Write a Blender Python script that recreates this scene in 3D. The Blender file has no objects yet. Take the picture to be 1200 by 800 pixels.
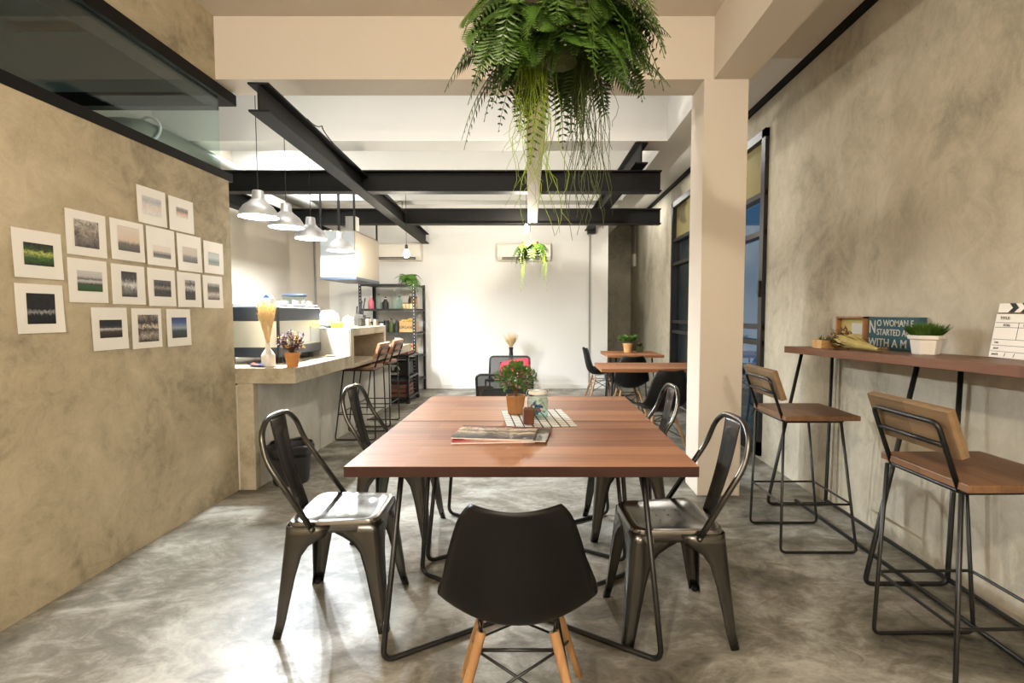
import bpy, bmesh, math, random
from mathutils import Vector, Matrix
R = random.Random(7)
S = bpy.context.scene
COL = S.collection
PI = math.pi
def V(*a): return Vector(a)

# ------------------------------------------------------------------ materials
def srgb(r, g, b):
    f = lambda c: (c/255/12.92) if c/255 <= .04045 else ((c/255+.055)/1.055)**2.4
    return (f(r), f(g), f(b), 1)
def newmat(name):
    m = bpy.data.materials.new(name); m.use_nodes = True
    nt = m.node_tree; b = nt.nodes['Principled BSDF']
    return m, nt, b
def N(nt, t, **kw):
    n = nt.nodes.new(t)
    for k, v in kw.items():
        if k in n.inputs: n.inputs[k].default_value = v
        else: setattr(n, k, v)
    return n
def plain(name, c, rough=.5, metal=0, spec=.5, coat=0, var=.06, vscale=12, emit=None, estr=0, trans=0):
    """one colour with slight procedural mottling"""
    m, nt, b = newmat(name)
    tc = N(nt, 'ShaderNodeTexCoord')
    nz = N(nt, 'ShaderNodeTexNoise', Scale=vscale, Detail=4)
    nt.links.new(tc.outputs['Object'], nz.inputs['Vector'])
    mx = N(nt, 'ShaderNodeMix', data_type='RGBA')
    mx.inputs[6].default_value = tuple(min(1, q*(1-var)) for q in c[:3])+(1,)
    mx.inputs[7].default_value = tuple(min(1, q*(1+var)) for q in c[:3])+(1,)
    nt.links.new(nz.outputs[0], mx.inputs[0]); nt.links.new(mx.outputs[2], b.inputs['Base Color'])
    b.inputs['Roughness'].default_value = rough; b.inputs['Metallic'].default_value = metal
    b.inputs['Specular IOR Level'].default_value = spec; b.inputs['Coat Weight'].default_value = coat
    if trans: b.inputs['Transmission Weight'].default_value = trans
    if emit: b.inputs['Emission Color'].default_value = emit; b.inputs['Emission Strength'].default_value = estr
    return m
def ramp(nt, stops):
    r = N(nt, 'ShaderNodeValToRGB'); e = r.color_ramp.elements
    while len(e) < len(stops): e.new(.5)
    for q, (p, c) in zip(e, stops): q.position = p; q.color = c
    return r
def concrete(name, c0, c1, c2, scale=1.0, rough=.75, stretch=(1, 1, .6), bump=.15, spec=.3, rvar=None):
    m, nt, b = newmat(name)
    tc = N(nt, 'ShaderNodeTexCoord'); mp = N(nt, 'ShaderNodeMapping'); mp.inputs['Scale'].default_value = stretch
    nt.links.new(tc.outputs['Object'], mp.inputs['Vector'])
    n1 = N(nt, 'ShaderNodeTexNoise', Scale=1.3*scale, Detail=9, Roughness=.66, Distortion=.7)
    n2 = N(nt, 'ShaderNodeTexNoise', Scale=7*scale, Detail=8, Roughness=.72, Distortion=1.2)
    n3 = N(nt, 'ShaderNodeTexNoise', Scale=60*scale, Detail=3)
    for n in (n1, n2, n3): nt.links.new(mp.outputs[0], n.inputs['Vector'])
    ad = N(nt, 'ShaderNodeMath', operation='MULTIPLY_ADD'); ad.inputs[1].default_value = .45
    nt.links.new(n2.outputs[0], ad.inputs[0]); nt.links.new(n1.outputs[0], ad.inputs[2])
    ad2 = N(nt, 'ShaderNodeMath', operation='MULTIPLY_ADD'); ad2.inputs[1].default_value = .08
    nt.links.new(n3.outputs[0], ad2.inputs[0]); nt.links.new(ad.outputs[0], ad2.inputs[2])
    r = ramp(nt, [(.54, c0), (.74, c1), (.95, c2)])
    nt.links.new(ad2.outputs[0], r.inputs[0]); nt.links.new(r.outputs[0], b.inputs['Base Color'])
    b.inputs['Specular IOR Level'].default_value = spec
    if rvar:
        rr = N(nt, 'ShaderNodeMapRange'); rr.inputs[1].default_value = .45; rr.inputs[2].default_value = 1.0
        rr.inputs[3].default_value, rr.inputs[4].default_value = rvar
        nt.links.new(ad.outputs[0], rr.inputs[0]); nt.links.new(rr.outputs[0], b.inputs['Roughness'])
    else: b.inputs['Roughness'].default_value = rough
    bp = N(nt, 'ShaderNodeBump', Strength=bump, Distance=.02)
    nt.links.new(ad2.outputs[0], bp.inputs['Height']); nt.links.new(bp.outputs[0], b.inputs['Normal'])
    return m
def wood(name, c0, c1, c2, axis=0, plank=.09, length=.9, rough=.4, spec=.4, gscale=1):
    """laminated strips running along the given axis"""
    m, nt, b = newmat(name)
    tc = N(nt, 'ShaderNodeTexCoord'); sp = N(nt, 'ShaderNodeSeparateXYZ'); nt.links.new(tc.outputs['Object'], sp.inputs[0])
    cb = N(nt, 'ShaderNodeCombineXYZ')
    order = {0: (0, 1, 2), 1: (1, 0, 2), 2: (2, 0, 1)}[axis]
    for i, o in enumerate(order): nt.links.new(sp.outputs[o], cb.inputs[i])
    br = N(nt, 'ShaderNodeTexBrick', Scale=1); br.offset = .37
    br.inputs['Color1'].default_value = (.15, .15, .15, 1); br.inputs['Color2'].default_value = (.85, .85, .85, 1)
    br.inputs['Mortar'].default_value = (.3, .3, .3, 1); br.inputs['Mortar Size'].default_value = .0008
    br.inputs['Brick Width'].default_value = length; br.inputs['Row Height'].default_value = plank
    nt.links.new(cb.outputs[0], br.inputs['Vector'])
    mp = N(nt, 'ShaderNodeMapping'); mp.inputs['Scale'].default_value = (1.6*gscale, 26*gscale, 26*gscale); nt.links.new(cb.outputs[0], mp.inputs[0])
    nz = N(nt, 'ShaderNodeTexNoise', Scale=1.4, Detail=7, Roughness=.62, Distortion=.6); nt.links.new(mp.outputs[0], nz.inputs['Vector'])
    ad = N(nt, 'ShaderNodeMix', data_type='RGBA'); ad.inputs[0].default_value = .55
    nt.links.new(br.outputs[0], ad.inputs[6]); nt.links.new(nz.outputs[0], ad.inputs[7])
    r = ramp(nt, [(.28, c0), (.5, c1), (.75, c2)]); nt.links.new(ad.outputs[2], r.inputs[0])
    nt.links.new(r.outputs[0], b.inputs['Base Color']); b.inputs['Roughness'].default_value = rough; b.inputs['Specular IOR Level'].default_value = spec
    bp = N(nt, 'ShaderNodeBump', Strength=.05, Distance=.005); nt.links.new(nz.outputs[0], bp.inputs['Height']); nt.links.new(bp.outputs[0], b.inputs['Normal'])
    return m
def glassmat(name, tint=(.86, .95, .93, 1), ior=1.5):
    m = bpy.data.materials.new(name); m.use_nodes = True; nt = m.node_tree; nt.nodes.clear()
    o = N(nt, 'ShaderNodeOutputMaterial'); t = N(nt, 'ShaderNodeBsdfTransparent'); t.inputs[0].default_value = tint
    g = N(nt, 'ShaderNodeBsdfGlossy'); g.inputs['Roughness'].default_value = .0
    f = N(nt, 'ShaderNodeFresnel'); ge = N(nt, 'ShaderNodeNewGeometry'); mr = N(nt, 'ShaderNodeMapRange')
    mr.inputs[3].default_value = ior; mr.inputs[4].default_value = 1/ior      # same reflectance entering and leaving a thin sheet
    nt.links.new(ge.outputs['Backfacing'], mr.inputs[0]); nt.links.new(mr.outputs[0], f.inputs[0]); mx = N(nt, 'ShaderNodeMixShader')
    nt.links.new(f.outputs[0], mx.inputs[0]); nt.links.new(t.outputs[0], mx.inputs[1]); nt.links.new(g.outputs[0], mx.inputs[2]); nt.links.new(mx.outputs[0], o.inputs[0])
    return m
def meshmat(name, c, open_=.35, rough=.4):
    """fine woven mesh one can partly see through"""
    m, nt, b = newmat(name); b.inputs['Base Color'].default_value = c; b.inputs['Roughness'].default_value = rough
    b.inputs['Alpha'].default_value = 1-open_
    return m
def emitmat(name, c, s):
    m = bpy.data.materials.new(name); m.use_nodes = True; nt = m.node_tree; nt.nodes.clear()
    o = N(nt, 'ShaderNodeOutputMaterial'); e = N(nt, 'ShaderNodeEmission'); e.inputs[0].default_value = c; e.inputs[1].default_value = s
    nt.links.new(e.outputs[0], o.inputs[0]); return m

M = {}
M['wall'] = concrete('cement_render', srgb(134, 125, 103), srgb(180, 168, 142), srgb(202, 190, 163), 1.25, bump=.3, stretch=(1, 1, 1))
M['wall_right'] = concrete('cement_render_right', srgb(140, 134, 119), srgb(178, 171, 153), srgb(200, 193, 176), 1.2, bump=.3, stretch=(1, 1, .75))
M['counter'] = concrete('cast_concrete', srgb(128, 118, 98), srgb(168, 158, 136), srgb(190, 182, 162), 2.2, rough=.55, stretch=(1, 1, 1))
M['counter_panel'] = concrete('pale_cement_panel', srgb(168, 166, 156), srgb(192, 190, 180), srgb(206, 204, 196), 1.6, rough=.6, stretch=(1, 1, .5))
M['floor'] = concrete('polished_cement_floor', srgb(44, 41, 34), srgb(112, 108, 97), srgb(176, 175, 168), 1.0, stretch=(1.0, 1.5, 1), bump=.06, spec=.42, rvar=(.55, .26))
M['white'] = plain('white_emulsion', srgb(232, 231, 227), .7, var=.015, vscale=3)
M['cream'] = plain('cream_emulsion', srgb(216, 206, 192), .7, var=.02, vscale=3)
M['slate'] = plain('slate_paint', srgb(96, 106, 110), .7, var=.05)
M['steel'] = plain('black_painted_steel', srgb(15, 15, 13), .6, spec=.25, var=.12, vscale=5)
M['black'] = plain('black_powder_coat', srgb(20, 20, 20), .4, var=.1)
M['channel'] = plain('black_channel', srgb(13, 12, 10), .65, spec=.2)
M['table'] = wood('walnut_laminate', srgb(108, 64, 38), srgb(142, 92, 58), srgb(166, 116, 78), 0, .105, 1.1, .5, .35)
M['table_edge_shade'] = wood('walnut_edge_shaded', srgb(34, 20, 15), srgb(48, 28, 21), srgb(60, 36, 27), 0, .3, 3, .5, .3)  # top's walnut darkened, the edge's shade is put into the colour
M['shelfwood'] = wood('walnut_shelf_board', srgb(84, 52, 36), srgb(110, 72, 50), srgb(132, 90, 64), 1, .12, 1.6, .42)
M['stoolseat'] = wood('stool_board', srgb(84, 60, 42), srgb(110, 80, 56), srgb(132, 98, 70), 1, .09, .8, .42)
M['stoolback'] = wood('oak_board', srgb(104, 84, 60), srgb(130, 105, 76), srgb(150, 124, 93), 1, .05, .7, .45)
M['pinkwood'] = wood('reddish_board', srgb(150, 100, 72), srgb(186, 134, 104), srgb(204, 156, 126), 1, .05, .7, .45)
M['leg'] = wood('beech_leg', srgb(146, 108, 70), srgb(170, 130, 88), srgb(188, 150, 108), 2, .2, 2, .45)
M['shell'] = plain('black_plastic', srgb(6, 6, 6), .5, spec=.3, var=.1, vscale=20)
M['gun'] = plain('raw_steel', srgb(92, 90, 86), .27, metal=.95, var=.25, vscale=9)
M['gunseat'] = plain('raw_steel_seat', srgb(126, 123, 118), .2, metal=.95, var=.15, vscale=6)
M['alu'] = plain('brushed_aluminium', srgb(222, 223, 224), .38, metal=.6, var=.05, vscale=30)
M['inox'] = plain('brushed_stainless', srgb(178, 168, 152), .38, metal=.9, var=.05, vscale=40)
M['inoxlight'] = plain('pale_stainless', srgb(192, 198, 202), .42, metal=.5, var=.03)
M['glass'] = glassmat('clear_glass')
M['glasswin'] = glassmat('window_glass', (.72, .82, .86, 1), 1.6)
M['paper'] = plain('print_paper', srgb(242, 239, 232), .45, var=.015)
M['cord'] = plain('black_flex', srgb(18, 18, 18), .6)
M['leafdark'] = plain('fern_leaf', srgb(66, 96, 32), .32, spec=.6, var=.5, vscale=14)
M['leaf'] = plain('mid_green_leaf', srgb(84, 126, 48), .4, var=.4, vscale=22)
M['leaflime'] = plain('lime_tendril', srgb(142, 168, 46), .5, var=.25, vscale=20)
M['leafolive'] = plain('olive_tendril', srgb(72, 84, 38), .6, var=.3, vscale=20)
M['straw'] = plain('dry_straw', srgb(234, 208, 158), .7, var=.2, vscale=40)
M['grassdry'] = plain('dry_grass', srgb(176, 160, 96), .7, var=.25, vscale=40)
M['ceramic'] = plain('white_ceramic', srgb(226, 222, 214), .3, var=.02)
M['terracotta'] = plain('terracotta', srgb(196, 134, 74), .6, var=.08)
M['plum'] = plain('dried_plum_flower', srgb(92, 50, 66), .7, var=.35, vscale=60)
M['brown'] = plain('dry_brown_stems', srgb(98, 70, 44), .8, var=.3, vscale=50)
M['yellowflower'] = plain('dried_yellow_flower', srgb(216, 180, 96), .7, var=.2, vscale=50)
M['machine'] = plain('blue_black_casing', srgb(42, 50, 62), .32, var=.05)
M['machinepanel'] = plain('satin_steel_panel', srgb(206, 204, 198), .3, metal=.45, var=.03)
M['red'] = plain('red_cushion_cloth', srgb(198, 54, 74), .8, var=.1)
M['mesh'] = meshmat('black_mesh', srgb(9, 10, 10), .14)
M['woodpot'] = wood('pale_wood_pot', srgb(134, 92, 54), srgb(166, 120, 76), srgb(184, 140, 94), 2, .06, .6, .5)
M['darkblock'] = wood('dark_wood_block', srgb(72, 38, 24), srgb(98, 54, 34), srgb(116, 68, 44), 2, .05, .5, .5)
M['crate'] = wood('pine_crate', srgb(176, 132, 78), srgb(204, 164, 108), srgb(218, 182, 128), 0, .05, .6, .6)
M['cratered'] = wood('reddish_crate', srgb(96, 60, 48), srgb(122, 80, 64), srgb(140, 96, 78), 0, .05, .6, .6)
M['ink'] = plain('black_ink', srgb(26, 24, 22), .6)
M['signteal'] = plain('teal_board', srgb(32, 74, 84), .6, var=.1)
M['signpale'] = plain('pale_lettering', srgb(186, 186, 176), .6)
M['pink'] = plain('pink_plastic', srgb(226, 120, 140), .5)
M['blue'] = plain('blue_print', srgb(38, 78, 148), .5)
M['bin'] = plain('dark_bin_plastic', srgb(40, 42, 42), .45)
M['blind'] = plain('ochre_blind', srgb(136, 126, 82), .8, var=.04)
M['yellow'] = plain('yellow_plastic', srgb(232, 206, 48), .5)
M['skyblue'] = plain('blue_white_plastic', srgb(176, 194, 214), .4, var=.25, vscale=18)
M['conduit'] = plain('grey_conduit', srgb(150, 148, 140), .5)
M['acwhite'] = plain('off_white_plastic', srgb(226, 220, 206), .4, var=.01)
M['vent'] = plain('dark_vent', srgb(52, 46, 38), .6)
M['ext'] = plain('dusk_yard', srgb(60, 74, 84), .9, var=.4, vscale=2)
M['hay'] = M['grassdry']

# ------------------------------------------------------------------ geometry helpers
class MB:
    def __init__(s): s.b = bmesh.new()
    def box(s, x0, x1, y0, y1, z0, z1, mtx=None):
        vs = [s.b.verts.new((x, y, z)) for x in (x0, x1) for y in (y0, y1) for z in (z0, z1)]
        for f in ((0, 1, 3, 2), (4, 6, 7, 5), (0, 4, 5, 1), (2, 3, 7, 6), (0, 2, 6, 4), (1, 5, 7, 3)):
            s.b.faces.new([vs[i] for i in f])
        if mtx: bmesh.ops.transform(s.b, matrix=mtx, verts=vs)
        return s
    def poly(s, pts):
        s.b.faces.new([s.b.verts.new(p) for p in pts]); return s
    def prism(s, pts, axis, a0, a1):
        """extrude a 2D outline along an axis (0 x, 1 y, 2 z)"""
        def mk(p, a): return {0: (a, p[0], p[1]), 1: (p[0], a, p[1]), 2: (p[0], p[1], a)}[axis]
        lo = [s.b.verts.new(mk(p, a0)) for p in pts]; hi = [s.b.verts.new(mk(p, a1)) for p in pts]
        s.b.faces.new(lo); s.b.faces.new(hi[::-1]); n = len(pts)
        for i in range(n): s.b.faces.new([lo[i], hi[i], hi[(i+1) % n], lo[(i+1) % n]])
        return s
    def tube(s, path, r, seg=8, closed=False, cap=True):
        pts = [Vector(p) for p in path]; n = len(pts); rings = []; up = None
        for i, p in enumerate(pts):
            if closed: t = (pts[(i+1) % n]-pts[i-1]).normalized()
            else: t = (pts[min(i+1, n-1)]-pts[max(i-1, 0)]).normalized()
            if up is None: up = Vector((0, 0, 1)) if abs(t.z) < .9 else Vector((1, 0, 0))
            a = t.cross(up).normalized(); up = a.cross(t).normalized()
            rr = r[i] if isinstance(r, (list, tuple)) else r
            rings.append([s.b.verts.new(p+a*math.cos(2*PI*k/seg)*rr+up*math.sin(2*PI*k/seg)*rr) for k in range(seg)])
        m = n if closed else n-1
        for i in range(m):
            A, B = rings[i], rings[(i+1) % n]
            for k in range(seg): s.b.faces.new([A[k], A[(k+1) % seg], B[(k+1) % seg], B[k]])
        if cap and not closed: s.b.faces.new(rings[0][::-1]); s.b.faces.new(rings[-1])
        return s
    def lathe(s, prof, seg=20, c=(0, 0), cap=True, sq=False):
        rings = []
        for r, z in prof:
            rings.append([s.b.verts.new((c[0]+r*math.cos(2*PI*(k+.5)/seg), c[1]+r*math.sin(2*PI*(k+.5)/seg), z)) for k in range(seg)])
        for A, B in zip(rings, rings[1:]):
            for k in range(seg): s.b.faces.new([A[k], A[(k+1) % seg], B[(k+1) % seg], B[k]])
        if cap: s.b.faces.new(rings[0][::-1]); s.b.faces.new(rings[-1])
        return s
    def grid(s, fn, nu, nv):
        g = [[s.b.verts.new(fn(i/nu, j/nv)) for j in range(nv+1)] for i in range(nu+1)]
        for i in range(nu):
            for j in range(nv): s.b.faces.new([g[i][j], g[i+1][j], g[i+1][j+1], g[i][j+1]])
        return s
    def ball(s, c, r, sub=1, sq=(1, 1, 1)):
        bmesh.ops.create_icosphere(s.b, subdivisions=sub, radius=r, matrix=Matrix.Translation(c) @ Matrix.Diagonal((*sq, 1)))
        return s
    def leaf(s, p, d, L, w, up=None, fold=.25):
        """a folded four-point leaf blade"""
        d = Vector(d).normalized(); up = Vector(up) if up else Vector((0, 0, 1))
        a = d.cross(up)
        if a.length < 1e-3: a = Vector((1, 0, 0))
        a.normalize(); n = a.cross(d); p = Vector(p)
        q = [p, p+d*L*.45+a*w-n*w*fold, p+d*L, p+d*L*.45-a*w-n*w*fold]
        v = [s.b.verts.new(k) for k in q]; s.b.faces.new([v[0], v[1], v[2]]); s.b.faces.new([v[0], v[2], v[3]])
        return s
    def build(s, name, mat, parent=None, smooth=None, bevel=0, solid=0, subsurf=0, normals=True):
        me = bpy.data.meshes.new(name)
        if normals: bmesh.ops.recalc_face_normals(s.b, faces=s.b.faces)
        s.b.to_mesh(me); s.b.free(); me.materials.append(mat)
        o = bpy.data.objects.new(name, me); COL.objects.link(o)
        if parent: o.parent = parent
        if smooth: 
            for p in me.polygons: p.use_smooth = True
            if smooth != True and hasattr(me, 'set_sharp_from_angle'): me.set_sharp_from_angle(angle=math.radians(smooth))
        if solid:
            k = o.modifiers.new('s', 'SOLIDIFY'); k.thickness = solid; k.offset = 0
        if bevel:
            k = o.modifiers.new('b', 'BEVEL'); k.width = bevel; k.segments = 2; k.limit_method = 'ANGLE'
        if subsurf:
            k = o.modifiers.new('u', 'SUBSURF'); k.levels = subsurf; k.render_levels = subsurf
        return o
def tag(o, label=None, cat=None, group=None, kind=None):
    if label: o['label'] = label
    if cat: o['category'] = cat
    if group: o['group'] = group
    if kind: o['kind'] = kind
    return o
def thing(name, label, cat, loc=(0, 0, 0), rz=0, group=None):
    o = bpy.data.objects.new(name, None); COL.objects.link(o); o.empty_display_size = .05
    o.location = loc; o.rotation_euler = (0, 0, math.radians(rz))
    return tag(o, label, cat, group)
def dup(root, loc, rz=0, label=None, group=None):
    r = root.copy(); COL.objects.link(r); r.location = loc; r.rotation_euler = (0, 0, math.radians(rz))
    if label: r['label'] = label
    if group: r['group'] = group
    for ch in list(root.children):
        c = ch.copy(); COL.objects.link(c); c.parent = r
        for g in list(ch.children):
            d = g.copy(); COL.objects.link(d); d.parent = c
    return r
def struct(name, mb, mat, **kw):
    o = mb.build(name, mat, **kw); o['kind'] = 'structure'; return o
def fillet(pts, r, n=5, closed=False):
    """round the corners of a polyline"""
    pts = [Vector(p) for p in pts]; out = []; m = len(pts)
    for i, p in enumerate(pts):
        if not closed and i in (0, m-1): out.append(p); continue
        a, b = pts[i-1], pts[(i+1) % m]; da, db = a-p, b-p
        q = min(r, da.length*.45, db.length*.45)
        p0, p1 = p+da.normalized()*q, p+db.normalized()*q
        for k in range(n+1):
            t = k/n; out.append((1-t)**2*p0+2*t*(1-t)*p+t*t*p1)
    return out
def text(name, body, size, mtx, mat, parent, extrude=.0006, align='LEFT', sx=1):
    cu = bpy.data.curves.new(name, 'FONT'); cu.body = body; cu.size = size; cu.extrude = extrude; cu.align_x = align; cu.align_y = 'CENTER'
    cu.offset = size*.012; o = bpy.data.objects.new(name, cu); COL.objects.link(o)
    dg = bpy.context.evaluated_depsgraph_get(); me = bpy.data.meshes.new_from_object(o.evaluated_get(dg)); bpy.data.objects.remove(o)
    me.materials.clear(); me.materials.append(mat); o = bpy.data.objects.new(name, me); COL.objects.link(o); o.parent = parent
    o.matrix_local = mtx @ Matrix.Diagonal((sx, 1, 1, 1)); return o

# ------------------------------------------------------------------ camera
cd = bpy.data.cameras.new('camera'); cam = bpy.data.objects.new('camera', cd); COL.objects.link(cam)
cam.location = (0, 0, 1.28); cam.rotation_euler = (PI/2-math.atan(33/585), 0, 0)
cd.sensor_width = 36; cd.lens = 585/1200*36; cd.shift_x = -29/1200; cd.clip_start = .02
S.camera = cam

# ------------------------------------------------------------------ the setting
XL, XR = -2.16, 1.96
YB = 8.46
struct('floor', MB().box(-6, 2.3, -3.2, 11, -.1, 0), M['floor'])
struct('wall_left', MB().box(-2.34, XL, -3.2, 3.555, 0, 2.205), M['wall'])
w = MB(); w.box(-2.34, XL, -3.2, 3.64, 2.83, 3.3)
struct('wall_left_upper', w, M['wall'])
# right wall with the tall window cut out of it
WY0, WY1, WZ0, WZ1 = 4.29, 7.22, .04, 2.84
w = MB()
w.box(XR, 2.2, -3.2, WY0, 0, 3.3); w.box(XR, 2.2, WY1, 10.6, 0, 3.3); w.box(XR, 2.2, WY0, WY1, WZ1, 3.3); w.box(XR, 2.2, WY0, WY1, 0, WZ0)
struct('wall_right', w, M['wall_right'])
struct('wall_back', MB().box(-3.6, 1.2, YB, YB+.12, 0, 3.3), M['white'])
struct('wall_recess', MB().box(1.0, 2.3, 10.45, 10.6, 0, 3.3).box(1.08, 1.2, YB+.12, 10.5, 0, 3.3), M['wall_right'])
struct('wall_kitchen', MB().box(-3.62, -3.5, 3.8, YB+.12, 0, 3.3), M['cream'])
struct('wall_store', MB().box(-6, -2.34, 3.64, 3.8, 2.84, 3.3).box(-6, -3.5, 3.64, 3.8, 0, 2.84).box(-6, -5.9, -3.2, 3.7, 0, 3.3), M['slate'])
struct('wall_front', MB().box(-6, 2.3, -3.3, -3.2, 0, 3.3), M['cream'])
struct('ceiling', MB().box(-2.34, 1.3, -3.3, 3.5, 3.26, 3.4), M['cream'])
struct('ceiling_aisle', MB().box(1.3, 2.2, -3.3, 3.72, 3.12, 3.4), M['cream'])
struct('ceiling_aisle_rear', MB().box(1.3, 2.2, 3.72, 10.6, 3.12, 3.4), M['white'])
struct('ceiling_rear', MB().box(-3.62, 1.3, 3.5, 10.6, 3.26, 3.4), M['white'])
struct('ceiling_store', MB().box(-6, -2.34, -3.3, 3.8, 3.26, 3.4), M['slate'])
struct('trim_shadow_gap', MB().box(XR-.03, XR, -3.2, 10.4, 3.07, 3.12), M['channel'])
struct('beam_front', MB().box(XL, 1.19, 3.45, 3.7, 2.85, 3.26), M['cream'])
struct('beam_long', MB().box(1.19, 1.44, -3.2, 3.72, 2.85, 3.26), M['cream'])
struct('beam_long_rear', MB().box(1.19, 1.44, 3.72, 10.4, 2.85, 3.26), M['white'])
for i, y in enumerate((4.65, 5.85, 7.05)):
    struct('beam_cross_%d' % (i+1), MB().box(-3.5, 1.19, y, y+.28, 2.85, 3.26), M['white'])
struct('column', MB().box(1.125, 1.425, 3.44, 3.72, 0, 2.85), M['cream'], bevel=.006)
struct('baseboard_wall', MB().box(-3.5, 1.2, YB-.012, YB, 0, .07), M['white'])
# glass strip over the left wall
struct('trim_glass_sill', MB().box(-2.35, XL+.004, -3.2, 3.6, 2.205, 2.262), M['channel'])
struct('trim_glass_head', MB().box(-2.35, XL+.012, -3.2, 3.66, 2.755, 2.83).box(-5, -2.3, 3.62, 3.7, 2.745, 2.84), M['channel'])
struct('window_1', MB().box(-2.19, -2.178, -3.2, 3.5, 2.262, 2.755), M['glass'])
# tall window on the right wall
w = MB()
fx0, fx1 = XR-.035, XR+.07
w.box(fx0, fx1, WY0, WY0+.07, WZ0, WZ1).box(fx0, fx1, WY1-.07, WY1, WZ0, WZ1).box(fx0, fx1, WY0, WY1, WZ1-.07, WZ1).box(fx0, fx1, WY0, WY1, WZ0, WZ0+.12)
for yy in (5.25, 6.22): w.box(fx0+.01, fx1, yy, yy+.06, WZ0, WZ1)
for zz in (2.28, 1.95, 1.14, 1.0): w.box(fx0+.012, fx1-.01, WY0, WY1, zz, zz+.045)
wf = struct('window_2', w, M['black'])
tag(MB().box(XR+.03, XR+.036, WY0+.05, WY1-.05, WZ0+.1, 2.3).build('pane', M['glasswin'], wf), kind='structure')
tag(MB().box(XR+.02, XR+.026, WY0+.06, WY1-.06, 2.3, 2.78).build('blind', M['blind'], wf), kind='structure')
hb = MB().box(fx0-.02, fx0, WY0+.02, WY0+.045, 1.42, 1.56).build('handle', M['black'], wf); hb['kind'] = 'structure'
struct('ground_outside', MB().box(2.2, 9, 0, 12, -.15, -.05), M['ext'])
w = MB().box(5.6, 5.8, 0, 12, 0, 1.6)
struct('wall_outside', w, M['ext'])

# ------------------------------------------------------------------ steel beams
def ibeam(name, p0, p1, zb, h, wd, t=.012):
    d = (Vector(p1)-Vector(p0)); L = d.length; ang = math.atan2(d.y, d.x)
    m = MB().box(0, L, -wd/2, wd/2, 0, t).box(0, L, -wd/2, wd/2, h-t, h).box(0, L, -t/2, t/2, t, h-t)
    o = struct(name, m, M['steel']); o.location = (p0[0], p0[1], zb); o.rotation_euler = (0, 0, ang); return o
ibeam('steel_beam_bar_side', (-1.598, 2.94), (-1.858, 8.42), 2.437, .165, .118)
ibeam('steel_beam_cross_near', (-3.4, 4.93), (1.20, 4.93), 2.45, .2, .13)
ibeam('steel_beam_cross_far', (-3.4, 6.68), (1.63, 6.68), 2.45, .2, .13)
ibeam('steel_beam_kitchen', (-3.3, 4.3), (-3.3, 8.42), 2.437, .165, .13)
ibeam('steel_beam_window_side', (.96, 4.66), (.86, 8.42), 2.652, .19, .12)
# pale timber rail over the table that carries the two hanging plants
m = MB(); m.box(-.055, .055, 0, 5.78, 0, .09)
o = struct('beam_plant_rail', m, M['cream'], bevel=.004); o.location = (.035, .2, 2.35); o.rotation_euler = (0, 0, math.radians(.85))

t = thing('loose_cable', 'thin black cable looping over the top of the long steel beam above the bar', 'cable', (0, 0, 2.602))
pts = []
for k in range(90):
    q = k/89; y_ = 3.5+q*3.4; b_ = max(0, math.sin(q*PI*5.5))**6
    pts.append((-1.575-.26*(y_-2.94)/5.48+.03*math.sin(q*40)*b_+.03, y_, .006+.06*b_))
MB().tube(pts, .004, 5).build('flex', M['cord'], t, smooth=True)

# ------------------------------------------------------------------ tables
def trestle(mb, p, q, pt, qt, h, r):
    """flat U frame standing on the diagonal: foot points p,q, top points pt,qt"""
    path = fillet([(pt[0], pt[1], h), (p[0], p[1], r), (q[0], q[1], r), (qt[0], qt[1], h)], .05, 6)
    return mb.tube(path, r, 8)
def big_table(label, loc):
    t = thing('dining_table', label, 'table', loc, 0, 'the two joined dining tables')
    o = MB().box(-.617, .617, -.366, .366, .712, .75).build('tabletop', M['table'], t, bevel=.002)
    o.data.materials.append(M['table_edge_shade'])
    for p in o.data.polygons:
        if abs(p.normal.z) < .5: p.material_index = 1
    fx, fy = .51, .315; tx, ty = .445, .25
    trestle(MB(), (-fx, -fy), (fx, fy), (-tx, -ty), (tx, ty), .712, .0105).build('trestle_frame', M['black'], t, smooth=True)
    # the second frame crosses the first, its floor bar bent a little to clear it
    path = fillet([(tx, -ty, .712), (fx, -fy, .0105), (.03, -.02, .0105), (0, 0, .033), (-.03, .02, .0105), (-fx, fy, .0105), (-tx, ty, .712)], .05, 6)
    MB().tube(path, .0105, 8).build('trestle_frame', M['black'], t, smooth=True)
    return t
T1 = big_table('long walnut topped dining table nearest the viewer, with magazines lying on it', (-.053, 2.068, 0))
T2 = dup(T1, (-.053, 2.808, 0), 0, 'second walnut dining table pushed against the far edge of the one with magazines')

def side_table(name, label, loc, sx, sy):
    t = thing(name, label, 'table', loc)
    MB().box(-sx, sx, -sy, sy, .715, .75).build('tabletop', M['table'], t, bevel=.002)
    fx, fy = sx-.07, sy-.06
    for s in (-1, 1):
        path = fillet([(s*(fx-.06), -fy+.06, .715), (s*fx, -fy, .01), (s*fx, fy, .01), (s*(fx-.06), fy-.06, .715)], .05, 5)
        MB().tube(path, .0105, 8).build('trestle_frame', M['black'], t, smooth=True)
    return t
side_table('cafe_table', 'walnut cafe table partly hidden by the white column, in front of the one with plants', (1.22, 5.05, 0), .6, .3)
side_table('cafe_table', 'walnut cafe table carrying two small potted plants, by the tall window', (1.26, 6.68, 0), .36, .36)

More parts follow.
